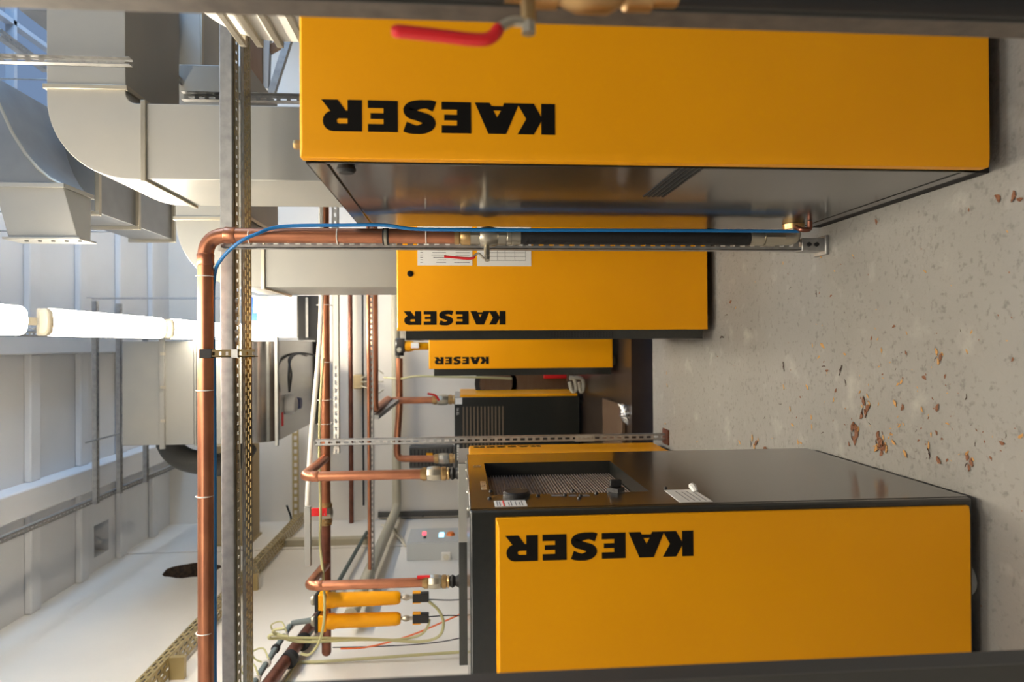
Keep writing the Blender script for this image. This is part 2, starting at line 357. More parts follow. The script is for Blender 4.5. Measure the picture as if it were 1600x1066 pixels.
# papers on its front
def sheet(x0, x1, y0, y1, label, kind):
    a, b_ = aY(x1, y1, YF2), aY(x0, y0, YF2); t = thing('paper_sheet', ((a.x+b_.x)/2, YF2-.002, a.z), label, 'paper', 'paper sheets on the second compressor')
    MB().box(a.x, b_.x, YF2-.0025, YF2-.0005, a.z, b_.z).build('sheet', PAP, t)
    mb = MB(); W, Hh = b_.x-a.x, b_.z-a.z
    if kind:
        for j in range(9):
            x = a.x+W*(.12+.085*j); mb.box(x, x+.0022, YF2-.0031, YF2-.0024, a.z+Hh*.1, a.z+Hh*.85)
        for j in (0.1, .3, .48, .62, .85): mb.box(a.x+W*.12, a.x+W*.8, YF2-.0031, YF2-.0024, a.z+Hh*j, a.z+Hh*j+.0022)
    else:
        for j in range(16):
            x = a.x+W*(.06+.055*j); 
            for s0, s1 in ((.05, .3+.1*random.random()), (.48, .62+.25*random.random()), (.9, .95)): mb.box(x, x+.003, YF2-.0031, YF2-.0024, a.z+Hh*s0, a.z+Hh*s1)
    mb.build('print', INK, t)
sheet(652, 738, 345, 415, 'white sheet of small print nearest the top of the second compressor', 0)
sheet(745, 830, 345, 416, 'white sheet with a ruled table, lower on the second compressor', 1)
# third
YF3 = 5.78; p = aY(670, 577, YF3); X3 = p.x
c3, fp3 = compressor('narrow looking yellow air compressor third and farthest in the right row', aY(900, 585.5, YF3+.05).x, X3+DX, YF3, 6.75, .06, aY(678, 580, YF3+.05).z, aY(958, 560, YF3).z, p.z, X3, False)
pm(fp3, 679, 764, 557.5, YF3)

# ------------------------------------------------------------------ front left compressor with a cooler window in its side
XS = -.416; YFL = 1.665; YBL = 2.545; XW = -1.88
a = aY(775, 812, YFL); b0 = aY(1520, 812, YFL)
c4 = thing('air_compressor', ((XS+XW)/2, 2.1, 0), 'large yellow air compressor nearest on the left, dark side with a radiator window', 'compressor', 'row of yellow compressors')
ZT = 1.362; ZB = .03
MB().box(XW, XS-.06, YFL+.04, YBL, ZB, ZT-.004).build('body', DRK, c4, .004)
r1, r2, r3, r4 = aX(765, 774, XS), aX(1012, 766, XS), aX(955, 722, XS), aX(757, 724, XS)
wy0, wy1, wz0, wz1 = r1.y, r4.y, (r2.z+r3.z)/2, (r1.z+r4.z)/2
mb = MB().box(XS-.06, XS, YFL+.04, wy0, ZB, ZT-.004).box(XS-.06, XS, wy1, YBL, ZB, ZT-.004).box(XS-.06, XS, wy0, wy1, ZB, wz0).box(XS-.06, XS, wy0, wy1, wz1, ZT-.004)
mb.build('side_panel', DRK, c4)
MB().box(XW, XS+.002, YFL+.035, YBL+.002, ZT-.004, ZT).build('top_cover', DRK, c4, .003)
mb = MB().box(XS-.059, XS-.050, wy0, wy1, wz0, wz1); k = 0; z = wz0+.004
while z < wz1-.004: mb.box(XS-.050, XS-.044, wy0, wy1, z, z+.0035); z += .0095
mb.build('radiator', RAD, c4)
# front control strip: rounded dark edge columns beside the yellow panel
MB().box(XW, XS-.001, YFL+.022, YFL+.04, ZB, ZT).build('front_frame', DRK, c4, .006)
fp4 = front_panel(c4, XW+.02, a.x, YFL, b0.z, a.z, c=.022, d=.022)
pm(fp4, 790, 1083, 829, YFL)
MB().box(XW+.05, XS-.02, YFL+.3, YBL-.03, 0, ZB).build('plinth', PLI, c4)
s = aX(773, 790, XS); e = aX(822, 786, XS)
st = MB().box(XS, XS+.0012, aX(790, 792, XS).y, aX(790, 783, XS).y, e.z, s.z).build('inspection_sticker', PAP, c4); st['label'] = 'small white sticker with a red stripe'
zc_ = aX(787, 788, XS).z; y_a, y_b = aX(790, 792, XS).y, aX(790, 783, XS).y
MB().box(XS+.0012, XS+.0016, y_a, y_b, zc_-.002, zc_+.002).build('red_stripe', RED, st)
mb = MB()
for k, xx in enumerate((777, 781, 795, 799, 806, 812, 816)):
    z = aX(xx, 788, XS).z; mb.box(XS+.0012, XS+.0016, y_a+.006, y_b-.006-.008*(k % 3), z-.0012, z+.0012)
mb.build('sticker_print', INK, st)
kc = aX(807, 775, XS); MB().lathe((XS, kc.y, kc.z), (XS+.014, kc.y, kc.z), [(0, .037), (.7, .037), (1, .032)], 28).build('round_cap', BLKR, c4)
kc = aX(962, 768, XS); hd = MB().lathe((XS, kc.y, kc.z), (XS+.012, kc.y, kc.z), [(0, .026), (1, .024)], 4); hd.build('switch_base', BLKR, c4)
MB().box(XS+.012, XS+.034, kc.y-.006, kc.y+.006, kc.z-.016, kc.z+.016).build('switch_handle', BLKR, c4, .003)
for (xx, yy_) in ((841, 776), (883, 775), (907, 776), (932, 772), (895, 768), (767, 769), (765, 780), (1040, 764), (905, 780)):
    q = aX(xx, yy_, XS); MB().lathe((XS, q.y, q.z), (XS+.006, q.y, q.z), [(0, .006), (1, .004)], 10).build('button', BLKR, c4)
y_n, y_f = aX(1080, 785, XS).y, aX(1060, 766, XS).y
lb = MB().hexa([(XS, y_n, aX(1115, 785, XS).z), (XS+.001, y_n, aX(1115, 785, XS).z), (XS+.001, y_f, aX(1085, 766, XS).z), (XS, y_f, aX(1085, 766, XS).z),
                (XS, y_n, aX(1062, 785, XS).z), (XS+.001, y_n, aX(1062, 785, XS).z), (XS+.001, y_f, aX(1040, 768, XS).z), (XS, y_f, aX(1040, 768, XS).z)]).build('type_label', PAP, c4)
mb = MB()
for k in range(4):
    z = aX(1072+9*k, 780, XS).z; mb.box(XS+.001, XS+.0014, y_n+.01, y_f-.02-.01*(k % 2), z-.0012, z+.0012)
mb.build('label_print', INK, lb)
cu_ = aX(1087, 769, XS); MB().tube([(XS+.002+.012*math.sin(t/5*2.6), cu_.y+.004*t, cu_.z+.002*t) for t in range(6)], [.008, .009, .01, .01, .008, .003], 8).build('curled_corner', PAP, lb)
q = aX(752, 765, XS); wordmark('small_wordmark', NIK, c4, (XS, aX(752, 766, XS).y, aX(760, 760, XS).z), (0, 1, 0), (0, 0, 1), (1, 0, 0), aX(750, 752.5, XS).y-aX(752, 766, XS).y)
q = aX(752, 731, XS); textpart('type_mark', 'T5', NIK, c4, (XS+.0005, q.y, q.z), (0, 1, 0), (0, 0, 1), .04)
mb = MB()
for (x0_, x1_) in ((862, 880), (890, 902), (912, 922)):
    a_, b_ = aX(x0_, 776, XS), aX(x1_, 776, XS); mb.box(XS, XS+.0006, a_.y, a_.y+.02, b_.z, a_.z)
mb.build('control_print', INK, c4)
for k, yy_ in enumerate((1.75, 1.95, 2.15, 2.3, 2.45)): MB().sphere((XS-.012, yy_, ZT+.001), .005, 6).build('screw', NIK, c4)
# round foot seen under the panel
q = aZ(1545, 930, .035); MB().lathe((q.x, 1.76, 0), (q.x, 1.76, .03), [(0, .05), (1, .05)]).build('foot', BOXG, c4)

# second left compressor, its yellow panel turned to the aisle
XP = -.69; c5 = thing('air_compressor', (-1.2, 4.45, 0), 'yellow air compressor behind the front left one, panel turned to the aisle', 'compressor', 'row of yellow compressors')
YA, YE = 4.1, 4.60
MB().box(-1.95, XP-.03, YA, YE+.08, .05, 1.40).build('body', DRK, c5, .004)
MB().box(-1.2, XP-.035, YA-.01, YA+.0, .9, 1.40).build('end_panel', GAL, c5, .002)
MB().box(-1.9, XP-.06, YA+.05, YE+.04, 0, .05).build('plinth', PLI, c5)
mb = MB(); d_ = .035; fpc = mb.hexa([(XP-.03, YA, .05), (XP, YA+.02, .055), (XP, YE-.02, .055), (XP-.03, YE, .05), (XP-.03, YA, 1.33), (XP, YA+.02, 1.325), (XP, YE-.02, 1.325), (XP-.03, YE, 1.33)])
fp5 = mb.build('front_panel', YEL, c5, .003)
a, b_ = aX(850, 704, XP), aX(740, 704, XP)
wordmark('wordmark', BLK, fp5, (XP, YE-.055, a.z), (0, 0, 1), (0, -1, 0), (1, 0, 0), b_.z-a.z)

# refrigerant dryer at the back
YT = 7.5; a = aY(710, 617, YT); b_ = aY(905, 617, YT); rx = a.x; zt = a.z; zb = b_.z; xw = aY(710, 728, YT).x
dr = thing('refrigeration_dryer', ((rx+xw)/2, YT+.45, 0), 'dark upright dryer cabinet with louvres and a yellow side, against the back wall', 'dryer')
MB().box(xw-.1, rx-.03, YT, YT+.95, zb, zt).build('body', DRK, dr, .004)
MB().box(rx-.03, rx, YT-.0, YT+.95, zb+.02, aY(719, 617, YT).z).build('front_panel', YEL, dr, .004)
mb = MB(); l0, l1 = aY(720, 636, YT), aY(787, 705, YT); k = 0; z = l1.z
while z < l0.z: mb.box(l1.x-.15, l0.x, YT-.012, YT-.001, z, z+.014); z += .040
mb.build('louvres', mat('louvre_brown', (.16, .12, .08), .5), dr)
q0, q1 = aY(711, 622, YT), aY(722, 632, YT); s_ = MB().box(q1.x, q0.x, YT-.002, YT, q1.z, q0.z).build('sticker', PAP, dr); s_['label'] = 'square white sticker'
q = aY(717, 649, YT); textpart('type_mark', 'TE 91', WHT, dr, (q.x, YT-.0008, q.z), (1, 0, 0), (0, 0, 1), .036)
q = aY(717.5, 719, YT); wordmark('wordmark', WHT, dr, (q.x, YT, q.z), (1, 0, 0), (0, 0, 1), (0, -1, 0), aY(717, 695, YT).x-q.x)
for x in (xw, rx-.12):
    for y in (YT+.1, YT+.85): MB().rod((x, y, 0), (x, y, zb), .03).build('foot', PLI, dr)
# ------------------------------------------------------------------ pipework helpers
def valve(t, p, q, r, m1=NIK, m2=BRS, hexes=(0, .22, .3, .62, .7, 1)):
    p, q = Vector(p), Vector(q)
    L = (q-p)
    v = MB().lathe(p+L*.22, p+L*.72, [(0, r*1.25), (.1, r*1.45), (.45, r*1.55), (.5, r*1.55), (.9, r*1.45), (1, r*1.25)], 8).build('valve_body', m1, t)
    MB().lathe(p, p+L*.22, [(0, r*1.15), (.3, r*1.15), (.32, r*1.35), (.9, r*1.35), (1, r*1.2)], 12).build('union_nut', m2, t)
    MB().lathe(p+L*.72, q, [(0, r*1.2), (.1, r*1.4), (.6, r*1.4), (.62, r*1.1), (.8, r*1.3), (1, r*1.3)], 12).build('union_nut', m2, t)
    return v
def pipe_thing(name, label, cat, pts, r, m, R=.05, n=16, group=None, sm=None):
    P = fil(pts, R) if R else pts
    mb = MB().tube(P, r, n); lo = P[0]; t = thing(name, tuple(lo), label, cat, group)
    mb.build('tube', m, t); return t
def sockets(t, pts, r, m, ln=.03):
    for (p, d) in pts:
        p = Vector(p); d = Vector(d).normalized(); MB().lathe(p-d*ln/2, p+d*ln/2, [(0, r*1.04), (.1, r*1.12), (.5, r*1.06), (.9, r*1.12), (1, r*1.04)], 18).build('solder_socket', m, t)
def ties(t, lst, r, m=WHT):
    for p, d in lst:
        p = Vector(p); d = Vector(d).normalized(); a = d.orthogonal().normalized(); b2 = d.cross(a)
        MB().tube([p+(a*math.cos(k*math.pi/9)+b2*math.sin(k*math.pi/9))*(r+.0012) for k in range(19)], .0022, 6, False).build('cable_tie', m, t)

# main copper pipe at the first compressor: down beside the machine, over to the left wall
YP = 2.40; r0 = .0262
e = aY(321, 370, YP); zH, xV = e.z, e.x
xw_, zw_ = XL, aY(320, 1066, YP).z
botj = aY(712, 369, YP); xV = aY(550, 368.8, YP).x
cp = thing('copper_pipe', (xV, YP, botj.z), 'thick copper pipe running level to the left, then bending down beside the nearest compressor', 'pipe')
path = fil([(XL, YP, aY(320, 1066, YP).z), (xV, YP, zH), (xV, YP, botj.z)], .075, 10)
MB().tube(path, r0, 24).build('tube', COP, cp)
sockets(cp, [((xV-.085, YP, zH), (1, 0, 0)), ((xV, YP, zH-.085), (0, 0, 1))], r0, COP, .04)
ties(cp, [(aY(320, y_, YP), (1, 0, 0)) for y_ in (432, 610, 775, 988)]+[(aY(x_, 370, YP), (0, 0, 1)) for x_ in (391, 528, 666)], r0)
q = aY(603, 370, YP); cl_ = MB().lathe(q+Vector((0, 0, -.011)), q+Vector((0, 0, .011)), [(0, r0*1.05), (.05, r0*1.14), (.95, r0*1.14), (1, r0*1.05)], 20).build('pipe_clamp', BLKR, cp)
MB().lathe(q+Vector((0, 0, -.005)), q+Vector((0, 0, .005)), [(0, r0*1.1), (.05, r0*1.2), (.95, r0*1.2), (1, r0*1.1)], 20).build('clamp_strap', NIK, cl_)
def zz(x): return aY(x, 372, YP).z
def seg(parent, name, m, x0_, x1_, prof, n=20):
    return MB().lathe((xV, YP, zz(x0_)), (xV, YP, zz(x1_)), [(t_, r_*r0) for t_, r_ in prof], n).build(name, m, parent)
bvz = thing('ball_valve', (xV, YP, zz(812)), 'nickel ball valve with a thin red lever between copper pipe and black hose', 'valve')
seg(bvz, 'compression_union', BRS, 710, 735, [(0, 1.08), (.3, 1.12), (.35, .98), (.5, 1.18), (1, 1.2)])
seg(bvz, 'hex_nut', NIK, 735, 749, [(0, 1.25), (1, 1.25)], 6)
seg(bvz, 'valve_body', NIK, 749, 778, [(0, 1.1), (.1, 1.28), (.5, 1.42), (.9, 1.25), (1, 1.1)], 24)
seg(bvz, 'hex_nut', NIK, 778, 790, [(0, 1.25), (1, 1.25)], 6)
ss = aY(760, 385, YP); stm = MB().rod((ss.x-.0, YP-.01, ss.z), (ss.x-.045, YP-.05, ss.z), .010).build('stem', NIK, bvz)
tip = Vector((ss.x-.045, YP-.05, ss.z))
MB().tube(bez([tip, tip+Vector((-.004, 0, .012)), tip+Vector((.012, -.002, .03)), aY(738, 402, YP-.05)]), .004, 8).build('lever_arm', NIK, bvz)
MB().tube(bez([aY(742, 399, YP-.05), aY(735, 404, YP-.05), aY(694, 401, YP-.05)]), .0045, 8).build('lever_grip', RED, bvz)
MB().lathe(tip+Vector((.006, .004, 0)), tip+Vector((-.012, -.004, 0)), [(0, .010), (1, .010)], 6).build('lever_nut', NIK, bvz)
hs = thing('rubber_hose', (xV, YP, zz(1200)), 'black rubber hose with steel ends hanging below the red lever valve', 'hose')
seg(hs, 'tube', BLKR, 812, 1175, [(0, 1.02), (1, 1.02)], 24)
seg(hs, 'crimp_ferrule', NIK, 790, 813, [(0, 1.0), (.1, 1.16), (.35, 1.16), (.4, 1.08), (1, 1.08)])
seg(hs, 'crimp_ferrule', NIK, 1170, 1193, [(0, 1.08), (.9, 1.08), (1, .95)])
seg(hs, 'hex_nut', NIK, 1193, 1210, [(0, 1.2), (1, 1.2)], 6)
seg(hs, 'hex_nut', NIK, 1210, 1222, [(0, 1.12), (1, 1.12)], 6)
ze = zz(1240); MB().tube(fil([(xV, YP, zz(1222)), (xV, YP, ze), (.438, YP, ze)], .04, 8), r0*.98, 20).build('elbow', NIK, hs)
MB().lathe((.436, YP, ze), (.418, YP, ze), [(0, r0*1.5), (1, r0*1.4)]).build('flange_ring', BRS, hs)
MB().tube(fil([(.436, YP-.07, ze-.025), (.405, YP-.07, ze-.025), (.405, YP-.07, ze+.008), (xV+.035, YP-.035, ze+.008)], .012, 5), .009, 10).build('drain_branch', COPD, hs)
# blue hose
xb = .398
pts = [aY(336, 1066, YP+.045), aY(336, 800, YP+.045), aY(335, 600, YP+.045), aY(333, 500, YP+.04), aY(335, 432, YP+.02), aY(346, 405, YP-.02), aY(372, 380, YP-.05), aY(400, 366, YP-.05), aY(440, 354, YP-.03), aY(530, 352, YP-.03), aY(600, 352, YP-.04),
       aY(650, 358, YP-.045), aY(760, 359.5, YP-.045), aY(950, 360, YP-.045), aY(1100, 360.5, YP-.045), aY(1248, 361.5, YP-.045)]
MBt = MB().tube(bez([(XL, YP+.045, pts[0].z)]+pts, 8), .0062, 10)
tag(MBt.build('blue_hose', BLU), 'thin blue air hose strapped along the copper pipe and down past the valve', 'hose')
# slotted upright behind the hose, with foot
up_ = thing('slotted_strut', (.352, YP+.06, 0), 'slotted steel upright standing on a foot plate behind the black hose', 'strut')
ztop = aY(347, 385, YP+.05).z; xf = aY(600, 388.5, YP+.045).x
mb = MB().perf((xf, YP+.045, .05), (0, 0, 1), (1, 0, 0), (0, 1, 0), ztop-.05, .041, 1, .018, .020, .038, .003)
mb.box(xf, xf+.0115, YP+.036, YP+.039, .05, ztop).box(xf, xf+.0025, YP+.036, YP+.085, .05, ztop).box(xf+.0385, xf+.041, YP+.045, YP+.085, .05, ztop)
mb.build('channel', STR, up_)
mb = MB().box(xf-.004, xf+.045, YP+.03, YP+.09, .012, .10); mb.build('foot_sleeve', STR, up_, .003)
MB().box(xf-.018, xf+.055, YP+.02, YP+.11, 0, .014).build('foot_plate', STR, up_, .003)
for z in (.045, .075): MB().lathe((xf+.02, YP+.031, z), (xf+.02, YP+.022, z), [(0, .009), (1, .008)], 6).build('bolt', PLI, up_)

# bracket holding the level pipe
bk = thing('pipe_bracket', (0, 0, 0), 'dark slotted bracket with a square end clamped under the level copper pipe', 'bracket')
bk.location = (0, 0, 0); a, b_ = aY(311, 559, YP-.05), aY(398, 546, YP-.05)
bk.location = a; bk['_w'] = tuple(a)
MB().perf((a.x, YP-.05, b_.z), (0, 0, 1), (1, 0, 0), (0, 1, 0), a.z-b_.z-.03, b_.x-a.x, 1, .009, .012, .022, .003).box(a.x, a.x+.003, YP-.05, YP-.015, b_.z, a.z).build('arm', mat('bronze_steel', (.11, .08, .035), .4, metal=.6), bk)
MB().box(a.x-.002, b_.x+.002, YP-.052, YP-.012, aY(331, 550, YP-.05).z, a.z).build('end_cap', PLI, bk, .002)
MB().box(a.x-.001, b_.x+.001, YP-.055, YP-.048, aY(372, 550, YP-.05).z, aY(362, 550, YP-.05).z).build('clip', STR, bk)

# ------------------------------------------------------------------ cross strut and perforated tray
YS = 2.50; zs0, zs1 = aY(365, 700, YS).z, aY(345, 700, YS).z; xr = 1.33
t = thing('strut_channel', (0, YS, zs0), 'long level steel channel crossing the room behind the copper pipe', 'strut')
MB().box(XL, xr, YS, YS+.041, zs0, zs1).build('channel', STR, t, .003)
MB().box(xf-.005, xf+.047, YS-.006, YS, zs1-.03, zs1+.006).build('joint_plate', GAL, t)
t = thing('cable_tray', (0, YS+.12, zs0-.006), 'long perforated steel cable tray running level beside the channel', 'cable tray')
zt_ = aZ(378, 700, zs0-.002)
mb = MB(); mb.perf((XL, YS+.018, zs0-.004), (1, 0, 0), (0, 1, 0), (0, 0, 1), xr-XL, .044, 1, .012, .020, .035, .002)
mb.build('slotted_flange', TRY, t)
mb = MB(); mb.perf((XL, YS+.064, zs0-.012), (1, 0, 0), (0, 1, 0), (0, 0, 1), xr-XL, .036, 1, .030, .004, .055, .003)
mb.build('centre_rail', STR, t)
mb = MB(); mb.perf((XL, YS+.104, zs0-.006), (1, 0, 0), (0, 1, 0), (0, 0, 1), xr-XL, .094, 3, .022, .011, .034, .002)
mb.box(XL, xr, YS+.198, YS+.200, zs0-.006, zs0+.03); mb.build('perforated_base', TRY, t)
for yq in (470, 486, 503, 518, 531):
    q = aZ(368, yq, zs0-.004); MB().lathe((q.x, q.y, zs0-.004), (q.x, q.y, zs0-.014), [(0, .009), (1, .009)], 6).build('bolt', NIK, t)

# ------------------------------------------------------------------ foreground posts and valve
NPO = mat('aged_strut_steel', (.17, .145, .12), .5, metal=.5, noise=(30, (.11, .095, .08), .35, .7)); PLG = mat('dark_grey_steel', (.035, .038, .038), .55)
def vpost(label, xe, Y, w_, side, px):
    t = thing('slotted_strut', (xe, Y, 0), label, 'strut')
    s_ = 1 if side > 0 else -1
    MB().box(min(xe, xe+s_*.003), max(xe, xe+s_*.003), Y, Y+.041, 0, 2.9).build('flange', NPO if side > 0 else PLG, t)
    MB().box(min(xe, xe+s_*w_), max(xe, xe+s_*w_), Y-.003, Y, 0, 2.9).build('web', FAD, t)
    MB().box(min(xe+s_*w_*.2, xe+s_*w_*3), max(xe+s_*w_*.2, xe+s_*w_*3), Y+.003, Y+.05, 0, 2.9).build('backing_channel', FAD, t)
    MB().box(min(xe-s_*.0, xe+s_*.12), max(xe, xe+s_*.12), Y-.03, Y+.09, 0, .012).build('foot_plate', STR, t)
    return t
pe = aY(800, 36, .891); vpost('near steel upright with a brass valve, close to the camera on the right', pe.x, .85, .030, 1, 0)
pe = aY(1300, 1050, .95); vpost('near dark steel upright on the left, in front of the left compressor', pe.x, .95, .041, -1, 0)
vb = aY(905, -20, .80); bv = thing('ball_valve', tuple(vb), 'brass ball valve with a bright red lever close to the camera', 'valve')
MB().lathe(vb+Vector((0, 0, .09)), vb-Vector((0, 0, .12)), [(0, .020), (.15, .020), (.16, .026), (.3, .026), (.31, .021), (.42, .030), (.6, .030), (.68, .021), (.7, .026), (.85, .026), (.86, .02), (1, .02)], 16).build('valve_body', BRS, bv)
MB().tube(fil([vb+Vector((0, 0, .09)), (vb.x, .80, 2.9)], .03), .018, 16).build('riser', PLI, bv)
MB().tube([vb-Vector((0, 0, .12)), (vb.x, .80, 0)], .018, 16).build('drop_pipe', PLI, bv)
st_ = aY(826, 42, .78); MB().rod((vb.x, .79, st_.z-.0), (st_.x+.005, .78, st_.z), .009).build('stem', BRS, bv)
MB().lathe((st_.x+.006, .78, st_.z), (st_.x-.008, .78, st_.z), [(0, .0085), (1, .0085)], 6).build('lever_nut', NIK, bv)
MB().tube(bez([(st_.x+.004, .78, st_.z), aY(800, 34, .78), aY(778, 45, .78)]), .006, 8).build('lever_arm', NIK, bv)
pp = bez([aY(783, 40, .78), aY(768, 58, .78), aY(745, 62, .78), aY(690, 56, .78), aY(645, 51, .78), aY(612, 48, .78)], 4)
MB().tube(pp, [.005]+[.0075]*(len(pp)-2)+[.005], 10).build('lever_grip', RED, bv)

# ------------------------------------------------------------------ ducts
def frame_flange(parent, X0, X1, Y0, Y1, Z0, Z1, axis, th=.03, out=.011, m=NIK):
    mb = MB()
    if axis == 'z':
        mb.box(X0-out, X1+out, Y0-out, Y0, Z0, Z1).box(X0-out, X1+out, Y1, Y1+out, Z0, Z1).box(X0-out, X0, Y0, Y1, Z0, Z1).box(X1, X1+out, Y0, Y1, Z0, Z1)
    elif axis == 'x':
        mb.box(X0, X1, Y0-out, Y0, Z0-out, Z1+out).box(X0, X1, Y1, Y1+out, Z0-out, Z1+out).box(X0, X1, Y0, Y1, Z0-out, Z0).box(X0, X1, Y0, Y1, Z1, Z1+out)
    else:
        mb.box(X0-out, X0, Y0, Y1, Z0-out, Z1+out).box(X1, X1+out, Y0, Y1, Z0-out, Z1+out).box(X0, X1, Y0, Y1, Z0-out, Z0).box(X0, X1, Y0, Y1, Z1, Z1+out)
    return mb.build('flange', m, parent, .002)
def elbow_duct(label, Xl, Xr, Yn, Yf, zb, zin, zout, Xe, Ro, m=GAL):
    """rises at Xl..Xr, turns right between heights zin (underside) and zout (top), on to Xe"""
    t = thing('air_duct', ((Xl+Xr)/2, (Yn+Yf)/2, zb), label, 'duct', 'rectangular air ducts')
    n = 14; arc = [(Xl+Ro-Ro*math.cos(math.pi/2*k/n), zout-Ro+Ro*math.sin(math.pi/2*k/n)) for k in range(n+1)]
    # outer corner is bottom-left turning up and over to the right; drawn as the outline of the front sheet
    ri = .04; zi = zin-.0; inner = [(Xr+ri-ri*math.cos(math.pi/2*k/4), zi-ri+ri*math.sin(math.pi/2*k/4)) for k in range(5)]
    bend = [(Xl, zi-ri-.03)]+arc+[(Xr+ri+.02, zout), (Xr+ri+.02, zi)]+inner[::-1]+[(Xr, zi-ri-.03)]
    MB().prism([(x, Yn, z) for x, z in bend], (0, Yf-Yn, 0)).build('bend', m, t, .003)
    MB().box(Xl, Xr, Yn, Yf, zb, zi-ri-.03).build('riser', m, t, .003)
    MB().box(Xr+ri+.02, Xe, Yn, Yf, zi, zout).build('level_run', m, t, .003)
    frame_flange(t, Xl, Xr, Yn, Yf, zi-ri-.042, zi-ri-.022, 'z'); frame_flange(t, Xr+ri+.01, Xr+ri+.03, Yn, Yf, zi, zout, 'x')
    return t
Y1n = 2.85; pl = aY(300, 281, Y1n); pr = aY(300, 163, Y1n); Y1f = 3.38
zo = aY(73, 120, Y1n).z; zi = aY(196, 120, Y1n).z
elbow_duct('tall grey duct rising behind the nearest compressor and bending right overhead', pl.x, pr.x, Y1n, Y1f, 0.0, zi, zo, 2.3, zo-aY(203, 200, Y1n).z)
Y2n = 3.78; pl2 = aY(500, 449, Y2n); pr2 = aY(500, 360, Y2n); Y2f = 4.36
zo2 = aY(275, 360, Y2n).z; zi2 = aY(390, 350, Y2n).z; ZT2 = aY(620, 517, YF2).z
elbow_duct('grey duct standing on the second compressor and bending right', pl2.x, pr2.x, Y2n, Y2f, ZT2, zi2, zo2, pr2.x+.9, .36)
# duct on the nearest compressor (only its lit left side shows)
X0_ = aY(400, 60, 2.12).x; zc0 = aY(278, 45, 2.12).z
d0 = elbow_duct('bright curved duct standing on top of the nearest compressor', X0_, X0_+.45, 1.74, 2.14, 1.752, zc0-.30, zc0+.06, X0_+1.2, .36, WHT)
for xq in (372, 398, 430):
    z = aY(xq+12, 60, 2.14).z; frame_flange(d0, X0_, X0_+.45, 1.74, 2.14, z, z+.02, 'z', out=.014, m=NIK)

# high duct with outlet at far top left of the photograph
Yo = 3.75; Yof = 4.0; OX = aY(60, 371, Yo).x; t = thing('air_duct', (OX+.3, 3.9, 3.2), 'high grey duct with a flanged open end above the lamps, curving up to the right', 'duct', 'rectangular air ducts')
zlo, zhi = aY(121, 371, Yo).z, aY(13, 371, Yo).z; zlo2 = aY(98, 290, Yo).z; X2_ = aY(98, 290, Yo).x; zhi2 = aY(-10, 290, Yo).z
MB().hexa([(OX, Yo, zlo), (X2_, Yo, zlo2), (X2_, 4.03, zlo2), (OX, 3.88, zlo), (OX, Yo, zhi), (X2_, Yo, zhi2), (X2_, 4.03, zhi2), (OX, 3.88, zhi)]).build('outlet_box', GAL, t, .003)
cur = [aY(98, 289, Yo), aY(80, 280, Yo), aY(60, 263, Yo), aY(40, 240, Yo), aY(20, 208, Yo), aY(0, 165, Yo), aY(-25, 110, Yo)]
hi_ = [Vector((p.x, p.y, max(p.z+.62-.1*i*.3, p.z+.3))) for i, p in enumerate(cur)]
for p in hi_: p.z = min(p.z, 4.98)
mb = MB(); n = len(cur); V = []
for lo_, hh in zip(cur, hi_):
    yf_ = 4.03+.055*len(V)/4; V += [(lo_.x, Yo, lo_.z), (lo_.x, yf_, lo_.z), (hh.x, yf_, hh.z), (hh.x, Yo, hh.z)]
mb.add(V, [(4*i+k, 4*i+(k+1) % 4, 4*i+4+(k+1) % 4, 4*i+4+k) for i in range(n-1) for k in range(4)]+[(0, 1, 2, 3), tuple(4*(n-1)+k for k in (3, 2, 1, 0))])
mb.build('bend', DARKGAL, t)
MB().tube([(p.x, Yo-.003, p.z) for p in cur], .008, 8).build('bend_seam', NIK, t)
frame_flange(t, X2_-.012, X2_+.012, Yo, 4.03, zlo2, zhi2, 'x', m=GAL); 
fl = MB().box(OX-.012, OX+.0, Yo-.02, 3.90, zlo-.02, zhi+.02).build('outlet_flange', GAL, t, .002)
for k in range(5):
    q = aY(36+k*21, 372, Yo); MB().rod((OX-.011, Yo+.03, q.z), (OX-.018, Yo+.03, q.z), .010, 8).build('flange_hole', PLI, t)

# long duct running away above the lamps, pale blue side
a = aZ(148, 320, HC+2.3); b_ = aZ(271, 375, HC+2.3); t = thing('air_duct', (a.x, (a.y+b_.y)/2, a.z), 'long level duct running away beneath the ceiling with a flanged far end', 'duct', 'rectangular air ducts')
MB().box(b_.x, b_.x+.62, a.y, b_.y, b_.z, b_.z+.31).build('run', DARKGAL, t, .003)
HG = [(t, (b_.x+.03, b_.x+.59), (a.y+.2, b_.y-.2), b_.z+.30)]
for yv in (a.y+.02, a.y+.55, b_.y-.02): frame_flange(t, b_.x, b_.x+.62, yv-.015, yv+.015, b_.z, b_.z+.31, 'y', out=.025)
# dark ducts running away behind the elbow
a = aZ(194, 51, HC+1.92); b_ = aZ(271, 124, HC+1.92); t = thing('air_duct', (b_.x, (a.y+b_.y)/2, a.z), 'dark sheet steel duct above and behind the tall elbow duct', 'duct', 'rectangular air ducts')
MB().box(b_.x, b_.x+.55, a.y-.25, b_.y, b_.z, b_.z+.42).build('run', DARKGAL, t, .003)
HG.append((t, (b_.x+.03, b_.x+.5), (b_.y-.2,), b_.z+.41))
frame_flange(t, b_.x, b_.x+.55, b_.y-.04, b_.y, b_.z, b_.z+.42, 'y', m=DARKGAL)
yp1 = b_.y; a = aZ(272, 88, HC+1.75); b_ = aZ(345, 153, HC+1.75); a.y = yp1+.02; t = thing('air_duct', (b_.x, (a.y+b_.y)/2, a.z), 'duct with a pale side running away beyond the dark one, upper right', 'duct', 'rectangular air ducts')
MB().box(b_.x, b_.x+.8, a.y, b_.y, b_.z, b_.z+.45).build('run', GAL, t, .003)
